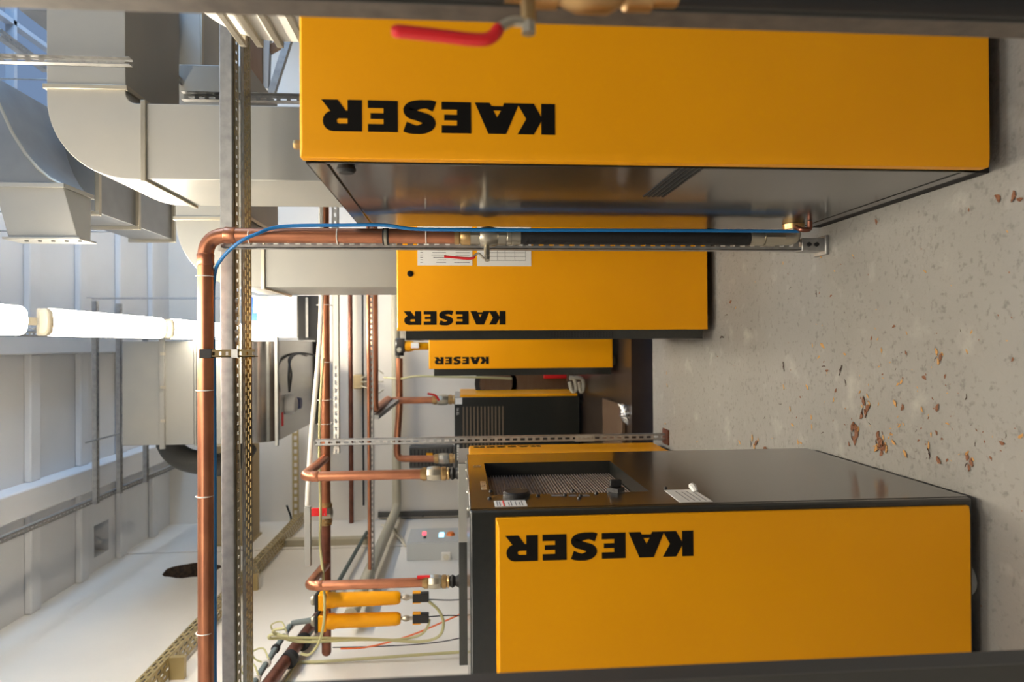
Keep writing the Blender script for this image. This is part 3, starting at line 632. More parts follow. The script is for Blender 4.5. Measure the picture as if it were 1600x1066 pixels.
HG.append((t, (b_.x+.03, b_.x+.77), (b_.y-.2,), b_.z+.44))
frame_flange(t, b_.x, b_.x+.8, a.y, a.y+.03, b_.z, b_.z+.45, 'y')
frame_flange(t, b_.x, b_.x+.8, a.y+.9, a.y+.94, b_.z, b_.z+.45, 'y')
def hangers(t, xs, ys, z):
    for x in xs:
        for y in ys: MB().rod((x, y, z), (x, y, ZC), .006, 6).build('hanger_rod', STR, t)
# rails above
def rail(label, p, q, w_=.04, m=STR, group='hanging steel rails'):
    t = thing('support_rail', tuple(Vector(p).lerp(Vector(q), .5)), label, 'rail', group)
    p, q = Vector(p), Vector(q); d = q-p; L = d.length; d.normalize(); n = d.cross(Vector((0, 0, 1))); n = n.normalized() if n.length > .01 else Vector((1, 0, 0)); u_ = n.cross(d)
    mb = MB().perf(p-n*w_/2-u_*w_/2, d, n, u_, L, w_, 1, .03, .012, .05, .003)
    mb.obox(p-n*w_/2-u_*w_/2, d*L, n*.003, u_*w_).obox(p+n*(w_/2-.003)-u_*w_/2, d*L, n*.003, u_*w_); mb.build('channel', m, t); return t
for h_ in HG: hangers(*h_)
a, b_ = aZ(190, 28, HC+1.52), aZ(313, 160, HC+1.52)
rail('slotted rail running away under the dark duct', (b_.x, a.y, a.z), (b_.x, b_.y, a.z))
q_ = aY(205, 97, 2.72); rail('upright rail hanging in front of the level run of the tall duct', (q_.x, 2.72, q_.z), (q_.x, 2.72, ZC-.005), .03)
rail('upright steel rail behind the tall duct, seen between the channel and the yellow panel', (aY(470, 154.5, 3.45).x, 3.45, 0), (aY(470, 154.5, 3.45).x, 3.45, aY(285, 154.5, 3.45).z), .04)
a = aZ(0, 55, ZC-.35); rail('diagonal rail beneath the roof light', aY(-5, 50, 4.6), aY(72, 108, 5.2), .05)

# big silencer duct in the middle
YD = 5.8; xl_, xr_ = aY(300, 695, YD).x, .045
zt0 = aY(190, 600, YD).z; zcv = aY(384, 600, YD).z; zbt = HC+1.57
Rr = zcv-zbt; prof = [(YD, zt0), (YD, zcv)]+[(YD+Rr-Rr*math.cos(math.pi/2*k/10), zbt+Rr-Rr*math.sin(math.pi/2*k/10)) for k in range(1, 11)]+[(7.55, zbt), (7.55, zt0)]
t = thing('air_duct', ((xl_+xr_)/2, 6.6, zbt), 'very large duct with a rounded bright underside hanging beneath the lamps', 'duct', 'rectangular air ducts')
MB().prism([(xl_, y, z) for y, z in prof], (xr_-xl_, 0, 0)).build('casing', GALB, t, .004)
MB().box(xl_+.004, xr_-.004, YD-.006, YD+.002, aY(303, 600, YD).z, zt0-.01).build('front_sheet', GAL, t, .002)
MB().box(xl_+.004, xr_-.004, YD-.006, YD+.002, zcv+.02, aY(308, 600, YD).z).build('front_sheet', GAL, t, .002)
z = aY(255, 600, YD).z; MB().box(xl_-.03, xr_+.03, YD-.03, YD-.004, z-.02, z+.02).build('flange', GAL, t, .002)
for py in (553, 605, 657):
    q = aY(257, py, YD); MB().box(q.x-.012, q.x+.012, YD-.045, YD-.028, z-.03, z+.005).build('flange_clamp', NIK, t)
z = aY(306, 600, YD).z; MB().box(xl_-.01, xr_+.01, YD-.016, YD-.004, z-.008, z+.008).build('flange', GAL, t, .002)
y = aZ(430, 600, zbt).y; MB().box(xl_-.03, xr_+.03, y-.02, y+.02, zbt-.025, zbt).build('flange', GAL, t, .002)
y = 7.45; MB().box(xl_-.03, xr_+.03, y-.02, y+.02, zbt-.04, zbt).build('flange', FAD, t, .002)
a_ = aZ(455, 632, zbt-.04); ac = thing('damper_actuator', tuple(a_), 'round grey actuator with a blue cap under the large duct', 'actuator')
MB().lathe(a_+Vector((0, 0, .04)), a_-Vector((0, 0, .05)), [(0, .09), (.5, .09), (.9, .07), (1, .05)], 18).build('housing', BOXG, ac)
MB().lathe(a_+Vector((.0, .12, .04)), a_+Vector((0, .12, -.06)), [(0, .07), (1, .05)], 14).build('cap', mat('navy_plastic', (.02, .03, .12), .4), ac)
for i, o_ in enumerate((0, .1)):
    P = bez([aZ(452, 612, zbt-.05), aZ(455-4*i, 585, zbt-.08), aZ(452+3*i, 560, zbt-.04), aZ(470, 552, zbt-.02), aZ(495, 556, zbt-.06)])
    MB().tube(P, .010, 8).build('cable', BLKR, ac)
q = aZ(442, 655, zbt-.004); MB().box(q.x-.06, q.x+.06, q.y-.02, q.y+.02, zbt-.006, zbt).build('red_label', RED, t)
# curved dark pipe out of its side
P = bez([aY(262, 690, 6.4), aY(272, 706, 6.35), aY(290, 718, 6.3), aY(318, 724, 6.3), aY(345, 726, 6.35), aY(372, 715, 6.5), aY(385, 697, 6.6)], 6)
tag(MB().tube(P, .105, 22).build('flexible_duct', FAD), 'dark round bend pipe coming out behind the large duct on its left', 'duct')
# tan board duct into the left wall
f1, f2 = aX(388, 852, XL), aX(407, 835, XL); xe_ = aY(388, 697, f1.y).x; zt1 = aX(332, 852, XL).z
t = thing('tan_duct', ((XL+xe_)/2, f1.y, f1.z), 'tan box duct between the left wall and the large duct', 'duct')
MB().box(XL, xe_, f1.y, f2.y, f1.z, zt1).build('casing', TAN, t, .003)
MB().box(XL, XL+.02, f1.y-.02, f2.y+.02, f1.z-.02, zt1+.02).build('wall_collar', GLD, t)

# ------------------------------------------------------------------ ceiling lamps
def lamp():
    ZL = HC+2.218; L = 1.44; xc = .135; t = thing('ceiling_lamp', (xc, 0, ZL), 'x', 'lamp', 'row of lit fluorescent lamps')
    prof = [(-.070, .006), (-.075, -.008), (-.072, -.028), (-.052, -.043), (0, -.048), (.052, -.043), (.072, -.028), (.075, -.008), (.070, .006)]; n = len(prof)
    def hull(st):
        V = []; mb = MB()
        for y, s_ in st: V += [(xc+x*s_, y, ZL+z*s_) for x, z in prof]
        return mb.add(V, [(i*n+k, i*n+(k+1) % n, (i+1)*n+(k+1) % n, (i+1)*n+k) for i in range(len(st)-1) for k in range(n)]+[tuple(range(n)), tuple((len(st)-1)*n+k for k in range(n-1, -1, -1))])
    hull([(.04, .95), (.06, 1), (L-.05, 1), (L-.02, .9), (L-.005, .7)]).build('diffuser', TUB, t)
    hull([(0, .80), (.008, .95), (.02, 1.0), (.04, 1.0)]).build('end_cap', CRM, t)
    hull([(L-.005, .70), (L, .6)]).build('end_cap', CRM, t)
    MB().box(xc-.074, xc+.074, .01, L-.012, ZL+.004, ZL+.03).build('housing', CRM, t, .012)
    for y in (.1, L-.1):
        c = MB(); z = ZL+.03
        while z < 4.62-.02:
            k = int(round(z*100)) % 2; r_ = .012
            c.tube([(xc+(r_*.6*math.cos(a*math.pi/4) if k else 0), y+(0 if k else r_*.6*math.cos(a*math.pi/4)), z+.016+r_*1.4*math.sin(a*math.pi/4)) for a in range(9)], .0028, 5, False); z += .031
        c.build('chain', NIK, t)
    MB().box(xc-.02, xc+.02, L-.01, L+.12, ZL-.004, ZL+.016).build('cable_link', CRM, t)
    return t
L0 = lamp()
names = ['first lit lamp, cut by the left edge of the photograph', 'second lit lamp, whole, between the first lamp and the copper pipe', 'third lit lamp, passing behind the copper pipe',
         'fourth lit lamp, farthest along the row behind the steel channel', 'lit lamp overhead above the camera']
for i, y in enumerate((2.15, 3.74, 5.28, 6.82, .60)):
    if i == 0: o = L0
    else:
        o = L0.copy(); COL.objects.link(o)
        for ch in L0.children: c = ch.copy(); COL.objects.link(c); c.parent = o
    o.location.y = y; o['label'] = names[i]
# rails over the lamps
zr = HC+3.2
def hr(label, p, q, w_=.041): rail(label, p, q, w_)
hr('long slotted rail directly over the lamps', (.10, 2.2, zr), (.10, 7.9, zr))
hr('long slotted rail along the ceiling beam above the left wall', (-1.34, 2.2, zr), (-1.34, 7.9, zr))
for k, (px, lab) in enumerate(((150, 'nearest of the three cross rails between the long rails'), (187, 'middle one of the three cross rails'), (228, 'farthest of the three cross rails'))):
    q = aZ(px, 600, zr-.045); hr(lab, (.40 if k < 2 else .12, q.y, zr-.041), (-1.36, q.y, zr-.041))
q0 = aZ(168, 683, zr-.06); tag(MB().rod((q0.x, q0.y-.35, q0.z), (q0.x, q0.y+.35, q0.z), .007).build('threaded_rod', STR), 'thin threaded rod joining the first two cross rails', 'rod')

# ------------------------------------------------------------------ copper header and drops
YH = 4.82; rh = .033
hd_ = pix([(508, 300, YH), (512, 1018, YH)]); zh = aY(508, 600, YH).z
h = thing('copper_pipe', (0, YH, zh), 'long level copper header pipe crossing behind the slotted upright', 'pipe')
xe1 = aY(512, 1018, YH).x
MB().rod((1.3, YH, zh), (aY(508, 790, YH).x, YH, zh), rh, 18).build('tube', COP, h)
MB().rod((aY(508, 815, YH).x, YH, zh), (xe1, YH, zh), rh, 18).build('tube', COPD, h)
valve(h, (aY(508, 785, YH).x, YH, zh), (aY(508, 820, YH).x, YH, zh), rh)
MB().box(aY(508, 797, YH).x-.03, aY(508, 792, YH).x, YH-.05, YH-.03, aY(508, 793, YH).z-.02, aY(481, 793, YH).z).build('lever_grip', RED, h)
MB().sphere((xe1, YH, zh), rh, 8).build('end_cap', COPD, h)
ties(h, [((aY(508, y_, YH).x, YH, zh), (1, 0, 0)) for y_ in (402, 477, 566, 625, 662)], rh+.02)
for lab, (ej, ex, yv) in (('copper branch dropping onto the aisle side of the second left compressor', (716, 745, .868)), ('copper branch dropping behind the front left compressor beside the filters', (882, 916, .90))):
    Yd = YH*yv; j = aY(508, ej, YH); k = aY(474 if ej < 800 else 481, ex, Yd); zd = zh
    pb = aY(720, ex, Yd); t = thing('copper_pipe', (k.x, Yd, 1.40), lab, 'pipe', 'copper drop pipes')
    zv = aY(657 if ej < 800 else 660, ex, Yd).z
    MB().tube(fil([(j.x, YH, zh), (k.x, Yd, k.z), (k.x, Yd, zv)], .06, 8), .030, 18).build('tube', COP, t)
    sockets(t, [((k.x, Yd, k.z-.07), (0, 0, 1))], .030, COP, .045)
    valve(t, (k.x, Yd, zv), (k.x, Yd, aY(702, ex, Yd).z), .031)
    MB().lathe((k.x, Yd, aY(702, ex, Yd).z), (k.x, Yd, 1.36), [(0, .03), (.2, .042), (.4, .03), (.6, .042), (1, .04)], 12).build('bellows', BLKR, t)
    if ej > 800: MB().box(k.x+.03, k.x+.045, Yd-.02, Yd+.0, aY(672, ex, Yd).z, aY(652, ex, Yd).z).build('lever_grip', RED, t)
# slotted upright on the floor and the level slotted strut
q = aY(700, 688, 4.45)
up2 = thing('slotted_strut', (q.x, 4.45, 0), 'tall slotted upright standing on the concrete between the two rows of compressors', 'strut')
mb = MB().perf((q.x-.02, 4.43, .01), (0, 0, 1), (1, 0, 0), (0, 1, 0), 2.31, .041, 1, .03, .014, .05, .003); mb.box(q.x-.02, q.x-.0175, 4.43, 4.47, .01, 2.32).box(q.x+.0185, q.x+.021, 4.43, 4.47, .01, 2.32)
mb.build('channel', STR, up2)
MB().box(q.x-.05, q.x+.05, 4.38, 4.50, 0, .01).build('foot_plate', COPD, up2)
MB().box(q.x-.021, q.x+.022, 4.425, 4.43, aY(928, 688, 4.45).z, aY(898, 688, 4.45).z).build('joint_plate', GAL, up2)
for k in range(4): MB().rod((q.x, 4.426, aY(902+7*k, 688, 4.45).z), (q.x, 4.420, aY(902+7*k, 688, 4.45).z), .006, 8).build('bolt', STR, up2)
zq = aY(526, 600, 4.50).z; xa, xb_ = aY(526, 708, 4.5).x, 1.25
t = thing('slotted_strut', (xa, 4.5, zq), 'level slotted strut bolted to the tall upright', 'strut')
mb = MB().perf((xa, 4.475, zq-.02), (1, 0, 0), (0, 0, 1), (0, 1, 0), xb_-xa, .041, 1, .026, .012, .05, .003).box(xa, xb_, 4.475, 4.51, zq-.02, zq-.0175).box(xa, xb_, 4.475, 4.51, zq+.0185, zq+.021); mb.build('channel', WHT, t)
MB().lathe((q.x, 4.474, zq), (q.x, 4.46, zq), [(0, .013), (1, .012)], 6).build('bolt', BRS, t)
# white hose and thin yellow tube along the header
P = bez(pix([(501, 300, 4.6), (502, 400, 4.6), (502, 470, 4.6), (499, 540, 4.6), (492, 620, 4.6), (485, 700, 4.6), (480, 790, 4.6)]), 5)
tag(MB().tube(P, .016, 12).build('conduit', WHT), 'white conduit in front of the long copper header, slanting away to the left', 'conduit')
q1_, q2_ = aY(481, 792, 4.62), aY(481, 884, 4.62)
tag(MB().box(q2_.x, q1_.x, 4.6, 4.64, q1_.z-.02, q1_.z+.02).build('flat_bar', GAL, bevel=.002), 'flat grey support arm continuing from the white conduit', 'rail')
P = bez(pix([(505, 560, 4.72), (500, 640, 4.72), (499, 720, 4.72), (501, 800, 4.72), (500, 850, 4.72), (505, 900, 4.6), (507, 960, 4.5), (500, 1000, 4.5), (485, 1022, 4.5), (470, 1022, 4.5)]), 5)
tag(MB().tube(P, .009, 8).build('tubing', YTUB), 'thin pale yellow tube tied along the long copper header', 'tubing')

# ------------------------------------------------------------------ filters
def filt(yp, label):
    Yf = 4.62; a, b_ = aY(512, yp, Yf), aY(626, yp, Yf); t = thing('compressed_air_filter', (a.x, Yf, b_.z), label, 'filter', 'pair of yellow filters')
    r = .052; MB().lathe((a.x, Yf, a.z), (a.x, Yf, b_.z), [(0, r*1.0), (.08, r*1.05), (.12, r*.92), (.55, r*.92), (.93, r*.86), (.97, r*.8), (1, r*.6)], 20).build('bowl', YEL, t)
    MB().box(a.x-.055, a.x+.055, Yf-.05, Yf+.06, a.z, aY(499, yp, Yf).z).build('head', YEL, t, .008)
    MB().box(a.x-.057, a.x+.057, Yf-.053, Yf+.063, aY(499, yp, Yf).z, aY(494, yp, Yf).z).build('top_plate', PLI, t, .004)
    g = aY(490, yp, Yf); MB().lathe((g.x, Yf, aY(494, yp, Yf).z), (g.x, Yf, aY(487, yp, Yf).z), [(0, .03), (.5, .035), (1, .03)]).build('gauge', NIK, t)
    MB().rod((a.x, Yf, b_.z), (a.x, Yf, aY(645, yp, Yf).z), .012, 10).build('drain_pipe', NIK, t)
    MB().lathe((a.x, Yf, aY(630, yp, Yf).z), (a.x, Yf, aY(640, yp, Yf).z), [(0, .016), (.5, .022), (1, .016)], 6).build('drain_nut', NIK, t)
    z1_, z0_ = aY(645, yp, Yf).z, aY(670, yp, Yf).z
    MB().box(a.x-.03, a.x+.03, Yf-.025, Yf+.025, z0_, z1_).build('drain_valve', BLKR, t, .004)
    MB().box(a.x-.038, a.x-.03, Yf-.02, Yf+.02, (z0_+z1_)/2, z1_).box(a.x+.03, a.x+.036, Yf-.02, Yf+.02, (z0_+z1_)/2, z1_).build('clip', YEL, t)
    return t
f1_ = filt(938, 'yellow filter cylinder nearer the copper drop pipe'); f2_ = filt(971, 'yellow filter cylinder farther from the copper drop pipe')
def cord(name, label, cat, pts, r, m, n=8): return tag(MB().tube(bez(pts, 6), r, n).build(name, m), label, cat)
cord('tubing', 'yellow green tube looping from the upper filter drain', 'tubing', pix([(670, 940, 4.62), (686, 955, 4.62), (693, 975, 4.62), (685, 995, 4.62), (655, 1003, 4.62), (600, 1000, 4.62), (540, 998, 4.6), (450, 997, 4.5), (422, 998, 4.4), (425, 992, 4.4), (450, 995, 4.4)]), .010, YTUB)
cord('tubing', 'yellow green tube looping from the lower filter drain', 'tubing', pix([(671, 968, 4.62), (668, 980, 4.62), (655, 993, 4.64), (620, 1000, 4.64), (560, 1000, 4.6), (470, 1003, 4.5), (432, 992, 4.4), (428, 985, 4.35), (445, 982, 4.35)]), .009, YTUB)
cord('cord', 'thin orange cord hanging slack below the filters', 'cord', pix([(532, 1014, 4.7), (570, 1012, 4.7), (610, 1003, 4.7), (650, 990, 4.7), (690, 973, 4.7), (724, 958, 4.7)]), .006, REDP)
cord('wire', 'thin dark wire from the upper filter drain', 'wire', pix([(670, 937, 4.62), (700, 938, 4.62), (730, 937, 4.62)]), .004, BLKR)
cord('wire', 'thin dark wire from the lower filter drain', 'wire', pix([(670, 964, 4.62), (700, 962, 4.62), (730, 963, 4.62)]), .004, BLKR)
cord('wire', 'slack black wire running under the orange cord', 'wire', pix([(520, 1012, 4.8), (570, 1011, 4.8), (640, 1008, 4.8), (690, 1003, 4.8), (725, 996, 4.8)]), .004, BLKR)
P = pix([(500, 1036, 4.7), (465, 1034, 4.6)])
cord('conduit', 'pale conduit running level below the filters', 'conduit', pix([(722, 1019, 4.85), (660, 1023, 4.85), (590, 1028, 4.85), (500, 1034, 4.85), (465, 1036, 4.85), (455, 1050, 4.7), (440, 1075, 4.5)]), .011, YTUB)
# pipes along the left wall
xp = XL+.12
def wallpipe(name, label, cat, pts, r, m, n=14, R=.05):
    t = thing(name, tuple(pts[0]), label, cat); MB().tube(fil(pts, R), r, n).build('tube', m, t); return t
a = aX(487, 985, XL+.10); b_ = aX(425, 1066, XL+.10)
t = wallpipe('copper_pipe', 'dark copper pipe running toward the camera along the left wall below the filters', 'pipe', [a+Vector((0, .3, 0)), b_+(b_-a)*1.2], .042, COPD)
for f_ in (.25, .6): c_ = a.lerp(b_, f_); dd = (b_-a).normalized(); MB().lathe(c_-dd*.03, c_+dd*.03, [(0, .044), (.1, .058), (.9, .058), (1, .044)]).build('pipe_clamp', PLI, t)
a = aX(456, 974, XL+.14); b_ = aX(400, 1062, XL+.14); k0 = aX(487, 970, XL+.14)
t = wallpipe('plastic_pipe', 'grey plastic pipe with white clips on the left wall, angled beside the filters', 'pipe', [aY(489, 969, 4.7), a, b_+(b_-a)*1.2], .020, mat('grey_pvc', (.16, .20, .20), .45))
for f_ in (.05, .25, .5, .75, 1.0):
    c_ = a.lerp(b_, f_); dd = (b_-a).normalized(); MB().lathe(c_-dd*.014, c_+dd*.014, [(0, .022), (.1, .03), (.9, .03), (1, .022)]).build('clip', WHT if f_ != .5 else PLI, t)
    if f_ in (.25, .75, 1.0): MB().tube(bez([c_, c_+Vector((.03, 0, .07)), c_+Vector((.08, 0, .09)), c_+Vector((.1, 0, .02)), c_+Vector((.05, -.05, -.03))], 5), .006, 6).build('hose_loop', YTUB, t)
a = aX(598, 852, XL+.16); b_ = aX(548, 962, XL+.16)
ybk = YB-.14
wallpipe('beige_pipe', 'thick beige pipe turning the back corner and running along the left wall', 'pipe', [(1.0, ybk, a.z), (a.x, ybk, a.z), b_], .055, BEI, 16, .12)
a = aX(573, 832, XL+.10); b_ = aX(524, 918, XL+.10)
wallpipe('plastic_pipe', 'thin dark grey pipe slanting along the left wall above the beige pipe', 'pipe', [a, b_+(b_-a)*.6], .02, mat('dark_pvc', (.10, .13, .12), .5))
def hp_(name, label, px, y0, y1, Y, wpx, m, cat='pipe'):
    a, b_ = aY(px, y0, Y), aY(px, y1, Y); z = (a.z+b_.z)/2; return tag(MB().rod((a.x, Y, z), (b_.x, Y, z), wpx/2/FPX*Y, 14).build(name, m), label, cat)
hp_('steel_pipe', 'dark red brown pipe running level high on the back wall', 548, 380, 836, 8.65, 7, COPD)
hp_('conduit', 'thin black conduit level on the back wall beneath the dark brown pipe', 567, 380, 790, 8.7, 3, BLKR, 'conduit')
hp_('copper_pipe', 'pale pinkish level pipe beside a slotted strut above the control box', 576, 330, 905, 6.2, 5, COP)
z = aY(581, 600, 6.25).z; a, b_ = aY(581, 330, 6.25), aY(581, 905, 6.25)
t = thing('slotted_strut', (b_.x, 6.25, z), 'level slotted strut crossing high in front of the back wall', 'strut')
MB().perf((b_.x, 6.23, z-.016), (1, 0, 0), (0, 0, 1), (0, 1, 0), a.x-b_.x, .034, 1, .026, .010, .05, .003).box(b_.x, a.x, 6.23, 6.26, z-.016, z-.0135).build('channel', STR, t)
z = aY(584.5, 500, 6.6).z; P = [(1.2, 6.6, z), (aY(584, 640, 6.6).x, 6.6, z), aY(606, 624, 7.3), (aY(700, 625, 7.65).x, 7.65, aY(608, 625, 7.65).z), (aY(700, 625, 7.65).x, 7.65, aY(675, 625, 7.65).z)]
zv = aY(675, 625, 7.65)
t = pipe_thing('copper_pipe', 'copper pipe stepping back and dropping to the valve on the dryer', 'pipe', P, .038, COP, .06)
valve(t, zv, (zv.x, 7.65, zt), .04)
MB().tube(bez([zv+Vector((0, -.05, -.08)), aY(680, 618, 7.55), aY(668, 615, 7.55)]), .012, 6).build('lever_grip', RED, t)
tag(MB().bar(aY(587, 652, 6.6), aY(619, 627, 7.3), .04, .06).build('brace', GAL), 'grey diagonal brace beside the dryer pipe', 'brace')
# pipe from far filter
P = [(aY(626, 480, 8.0).x, 8.0, aY(626, 480, 8.0).z), aY(624, 560, 8.0), aY(624, 640, 8.0), aY(621, 680, 8.0), aY(620, 717, 8.0), aY(680, 717, 8.0)]
P[2] = Vector((P[2].x, 8.0, P[2].z))
t = pipe_thing('copper_pipe', 'copper pipe running level on the back wall, then bending down to the dryer', 'pipe', P[1:], .04, COP, .09)
valve(t, aY(678, 717, 8.0), (aY(678, 717, 8.0).x, 8.0, zt), .042)
Yq = 7.6; a = aY(625, 540, Yq)
t = thing('compressed_air_filter', tuple(aY(672, 540, Yq)), 'yellow filter with a dark head behind the third compressor', 'filter')
MB().lathe(aY(632, 541, Yq), aY(675, 541, Yq), [(0, .06), (.15, .065), (.3, .055), (.35, .045), (.9, .042), (1, .02)]).build('bowl', YEL, t)
MB().box(a.x-.08, a.x+.08, Yq-.07, Yq+.07, aY(633, 540, Yq).z, aY(619, 540, Yq).z).build('head', DRK, t, .01)
MB().lathe((a.x-.05, Yq-.07, a.z), (a.x-.05, Yq-.1, a.z), [(0, .03), (1, .025)]).build('gauge', BEI, t)
MB().rod((aY(624, 556, Yq).x, Yq, aY(624, 556, Yq).z), (aY(624, 530, Yq).x, Yq, aY(624, 530, Yq).z), .05, 12).build('port', PLI, t)
MB().box(a.x-.03, a.x+.03, Yq-.075, Yq-.045, aY(655, 541, Yq).z, aY(643, 541, Yq).z).build('label_plate', PAP, t)
# wall heater box, yellow tag
a, b_ = aY(641, 729, 8.75), aY(708, 695, 8.75)
t = thing('wall_heater', (a.x, 8.7, b_.z), 'dark flat box on the back wall left of the dryer', 'heater')
MB().box(a.x, b_.x, 8.6, 8.8, b_.z, a.z).build('casing', FAD, t, .01)
mb = MB()
for k in range(12): z = b_.z+(a.z-b_.z)*(k+.5)/12; mb.box(a.x+.03, b_.x-.03, 8.592, 8.6, z-.006, z+.006)
mb.build('grille', PLI, t)
MB().box(aY(672, 713, 8.59).x, aY(672, 708, 8.59).x, 8.588, 8.592, aY(676, 710, 8.59).z, aY(666, 710, 8.59).z).build('tag', YEL, t)
# control box on left wall
a = aX(635, 877, XL); yb0 = a.y; zA = a.z; zBt = aX(719, 877, XL).z; xo = aY(635, 850, yb0).x; yfar = aX(640, 828, xo).y
cbx = thing('control_box', (XL+.1, yb0+.2, zBt), 'light grey control box with a red light and orange switch on the left wall', 'control box')
MB().box(XL, xo, yb0, yfar, zBt, zA).build('casing', BOXG, cbx, .006)
MB().box(xo, xo+.012, yb0+.006, yfar-.006, zBt+.006, zA-.006).build('door', BOXG, cbx, .004)
for nm, px, py, sz, m in (('red_display', 663, 834, .035, LEDR), ('blue_display', 690, 836, .05, LEDB)):
    q = aX(px, py, xo+.012); MB().box(xo+.012, xo+.016, q.y-sz*1.6, q.y+sz*1.6, q.z-sz*.5, q.z+sz*.5).build(nm, m, cbx)
q = aX(704, 836, xo+.012); MB().lathe((xo+.012, q.y, q.z), (xo+.04, q.y, q.z), [(0, .05), (1, .035)]).build('rotary_switch', ORG, cbx)
q = aX(662, 838, xo+.012); MB().box(xo+.012, xo+.016, q.y-.09, q.y-.0, q.z-.03, q.z+.0).build('key_panel', PLI, cbx)
q = aY(697, 870, yb0); MB().box(q.x-.05, q.x+.05, yb0-.02, yb0, q.z-.05, q.z+.05).build('socket', WHT, cbx, .008)
MB().lathe((q.x, yb0-.02, q.z), (q.x, yb0-.03, q.z), [(0, .03), (1, .028)]).build('socket_face', CRM, cbx)
# small boxes beyond it
a, b_ = aY(625, 828, 8.72), aY(662, 816, 8.72)
tag(MB().box(a.x, b_.x, 8.6, 8.8, b_.z, a.z).build('junction_box', CRM, bevel=.008), 'cream junction box on the back wall above the control box', 'junction box')
a, b_ = aY(672, 828, 8.72), aY(700, 815, 8.72)
tag(MB().box(a.x, b_.x, 8.62, 8.8, b_.z, a.z).build('junction_box', BEI, bevel=.008), 'beige junction box on the back wall beside the cream one', 'junction box')
for k in range(3):
    P = pix([(596, 838+2*k, 8.4), (612, 832+7*k, 8.3), (618+3*k, 850, 8.0), (634, 858+6*k, 7.5)])
    for p in P: p.x = max(p.x, XL+.03)
    tag(MB().tube(bez(P, 6), .012, 6).build('cable', (CRM, BEI, CRM)[k]), 'pale cable looping from the control box toward the wall pipes', 'cable', 'cables at the control box')
# cable trunking along the back corner
hp_('trunking', 'dark level conduit in the back corner behind the control box', 660, 806, 808, 8.7, 4, FAD, 'conduit')
a, b_ = aY(590, 806, 8.72), aY(740, 806, 8.72); tag(MB().box(a.x-.03, a.x+.03, 8.74, 8.8, .2, a.z).build('trunking', FAD), 'grey vertical trunking strip on the back wall above the control box', 'trunking')
a = aX(440, 850, XL+.02); b_ = aX(575, 850, XL+.02)
tag(MB().box(XL, XL+.07, a.y-.06, a.y+.06, b_.z, a.z).build('trunking', BEI), 'pale vertical cable trunking on the left wall near the corner', 'trunking')
# gold tray on the left wall and back wall
zg = aX(455, 832, XL+.08).z
t = thing('cable_tray', (XL+.08, 6, zg), 'gold coloured perforated tray running along the left wall', 'cable tray')
ya, yb_ = 3.6, 8.62
mb = MB().perf((XL+.02, ya, zg), (0, 1, 0), (1, 0, 0), (0, 0, 1), yb_-ya, .13, 3, .05, .02, .085, .004); mb.build('perforated_base', GLD, t)
MB().perf((XL+.15, ya, zg), (0, 1, 0), (0, 0, 1), (1, 0, 0), yb_-ya, .07, 2, .05, .014, .085, .004).build('perforated_side', GLD, t)
MB().box(XL+.02, XL+.15, ya, yb_, zg+.06, zg+.068).build('cover_strip', WHT, t)
for i, py in enumerate((905, 1040)):
    q = aX(400 if i == 0 else 215, py, XL+.1); MB().box(XL, XL+.15, q.y-.02, q.y+.02, zg-.10, zg).build('bracket', GLD, t)
z = aY(461, 750, 8.6).z; a, b_ = aY(461, 690, 8.6), aY(461, 826, 8.6)
t = thing('cable_tray', (a.x, 8.6, z), 'gold coloured ladder tray on the back wall beneath the large duct', 'cable tray')
MB().perf((b_.x, 8.62, z-.04), (1, 0, 0), (0, 0, 1), (0, 1, 0), a.x-b_.x+.3, .08, 1, .05, .04, .085, .01).build('ladder', GLD, t)
P = bez(pix([(448, 790, 8.4), (455, 812, 8.4), (447, 826, 8.2), (430, 850, 7.6), (405, 876, 6.9), (380, 903, 6.3)]), 5)
tag(MB().tube(P, .012, 6).build('cable', PLI), 'black cable lying on the gold tray along the left wall', 'cable')
# things above #3 / middle: white reflector plate, notice with blue print, dark equipment
a, b_ = aY(398, 528, 7.0), aY(464, 462, 7.0)
t = thing('access_panel', (a.x, 7.0, b_.z), 'plain white board lit by the lamps beside the dark radiator', 'panel'); MB().box(a.x, b_.x, 7.0, 7.04, b_.z, a.z).build('board', WHT, t, .004)
MB().rod((b_.x, 7.02, b_.z), (b_.x, 7.02, a.z+.0), .008).build('edge_strip', GAL, t)
for x_ in (a.x+.03, b_.x-.03): MB().rod((x_, 7.02, a.z), (x_, 7.02, ZC), .005, 6).build('hanger_rod', STR, t)
a, b_ = aY(380, 509, 6.8), aY(404, 462, 6.8)
t = thing('notice_sheet', (a.x, 6.8, b_.z), 'pale notice with blue print hanging by the lamps', 'notice'); MB().box(a.x, b_.x, 6.8, 6.81, b_.z, a.z).build('sheet', PAP, t)
for x_ in (a.x+.02, b_.x-.02): MB().rod((x_, 6.805, a.z), (x_, 6.805, ZC), .004, 6).build('hanger_wire', STR, t)
BLP = mat('blue_print', (.01, .10, .75), .5)
w0 = b_.x-a.x; h0 = a.z-b_.z
MB().box(a.x+w0*.35, a.x+w0*.95, 6.797, 6.80, b_.z+h0*.35, b_.z+h0*.58).box(a.x+w0*.15, a.x+w0*.42, 6.796, 6.80, b_.z+h0*.1, b_.z+h0*.58).build('print', BLP, t)
a, b_ = aY(465, 532, 7.2), aY(502, 462, 7.2)
t = thing('fan_heater', (a.x, 7.2, b_.z), 'dark slatted unit heater in front of the back wall', 'heater')
MB().box(a.x, b_.x, 7.2, 7.45, b_.z, a.z).build('casing', PLI, t, .01)
mb = MB()
for k in (1,): z = b_.z+(a.z-b_.z)*.6; mb.box(a.x+.03, b_.x-.02, 7.19, 7.2, z-.012, z+.012)
mb.build('louvre', STR, t)
a, b_ = aY(489, 690, 8.74), aY(502, 528, 8.74)
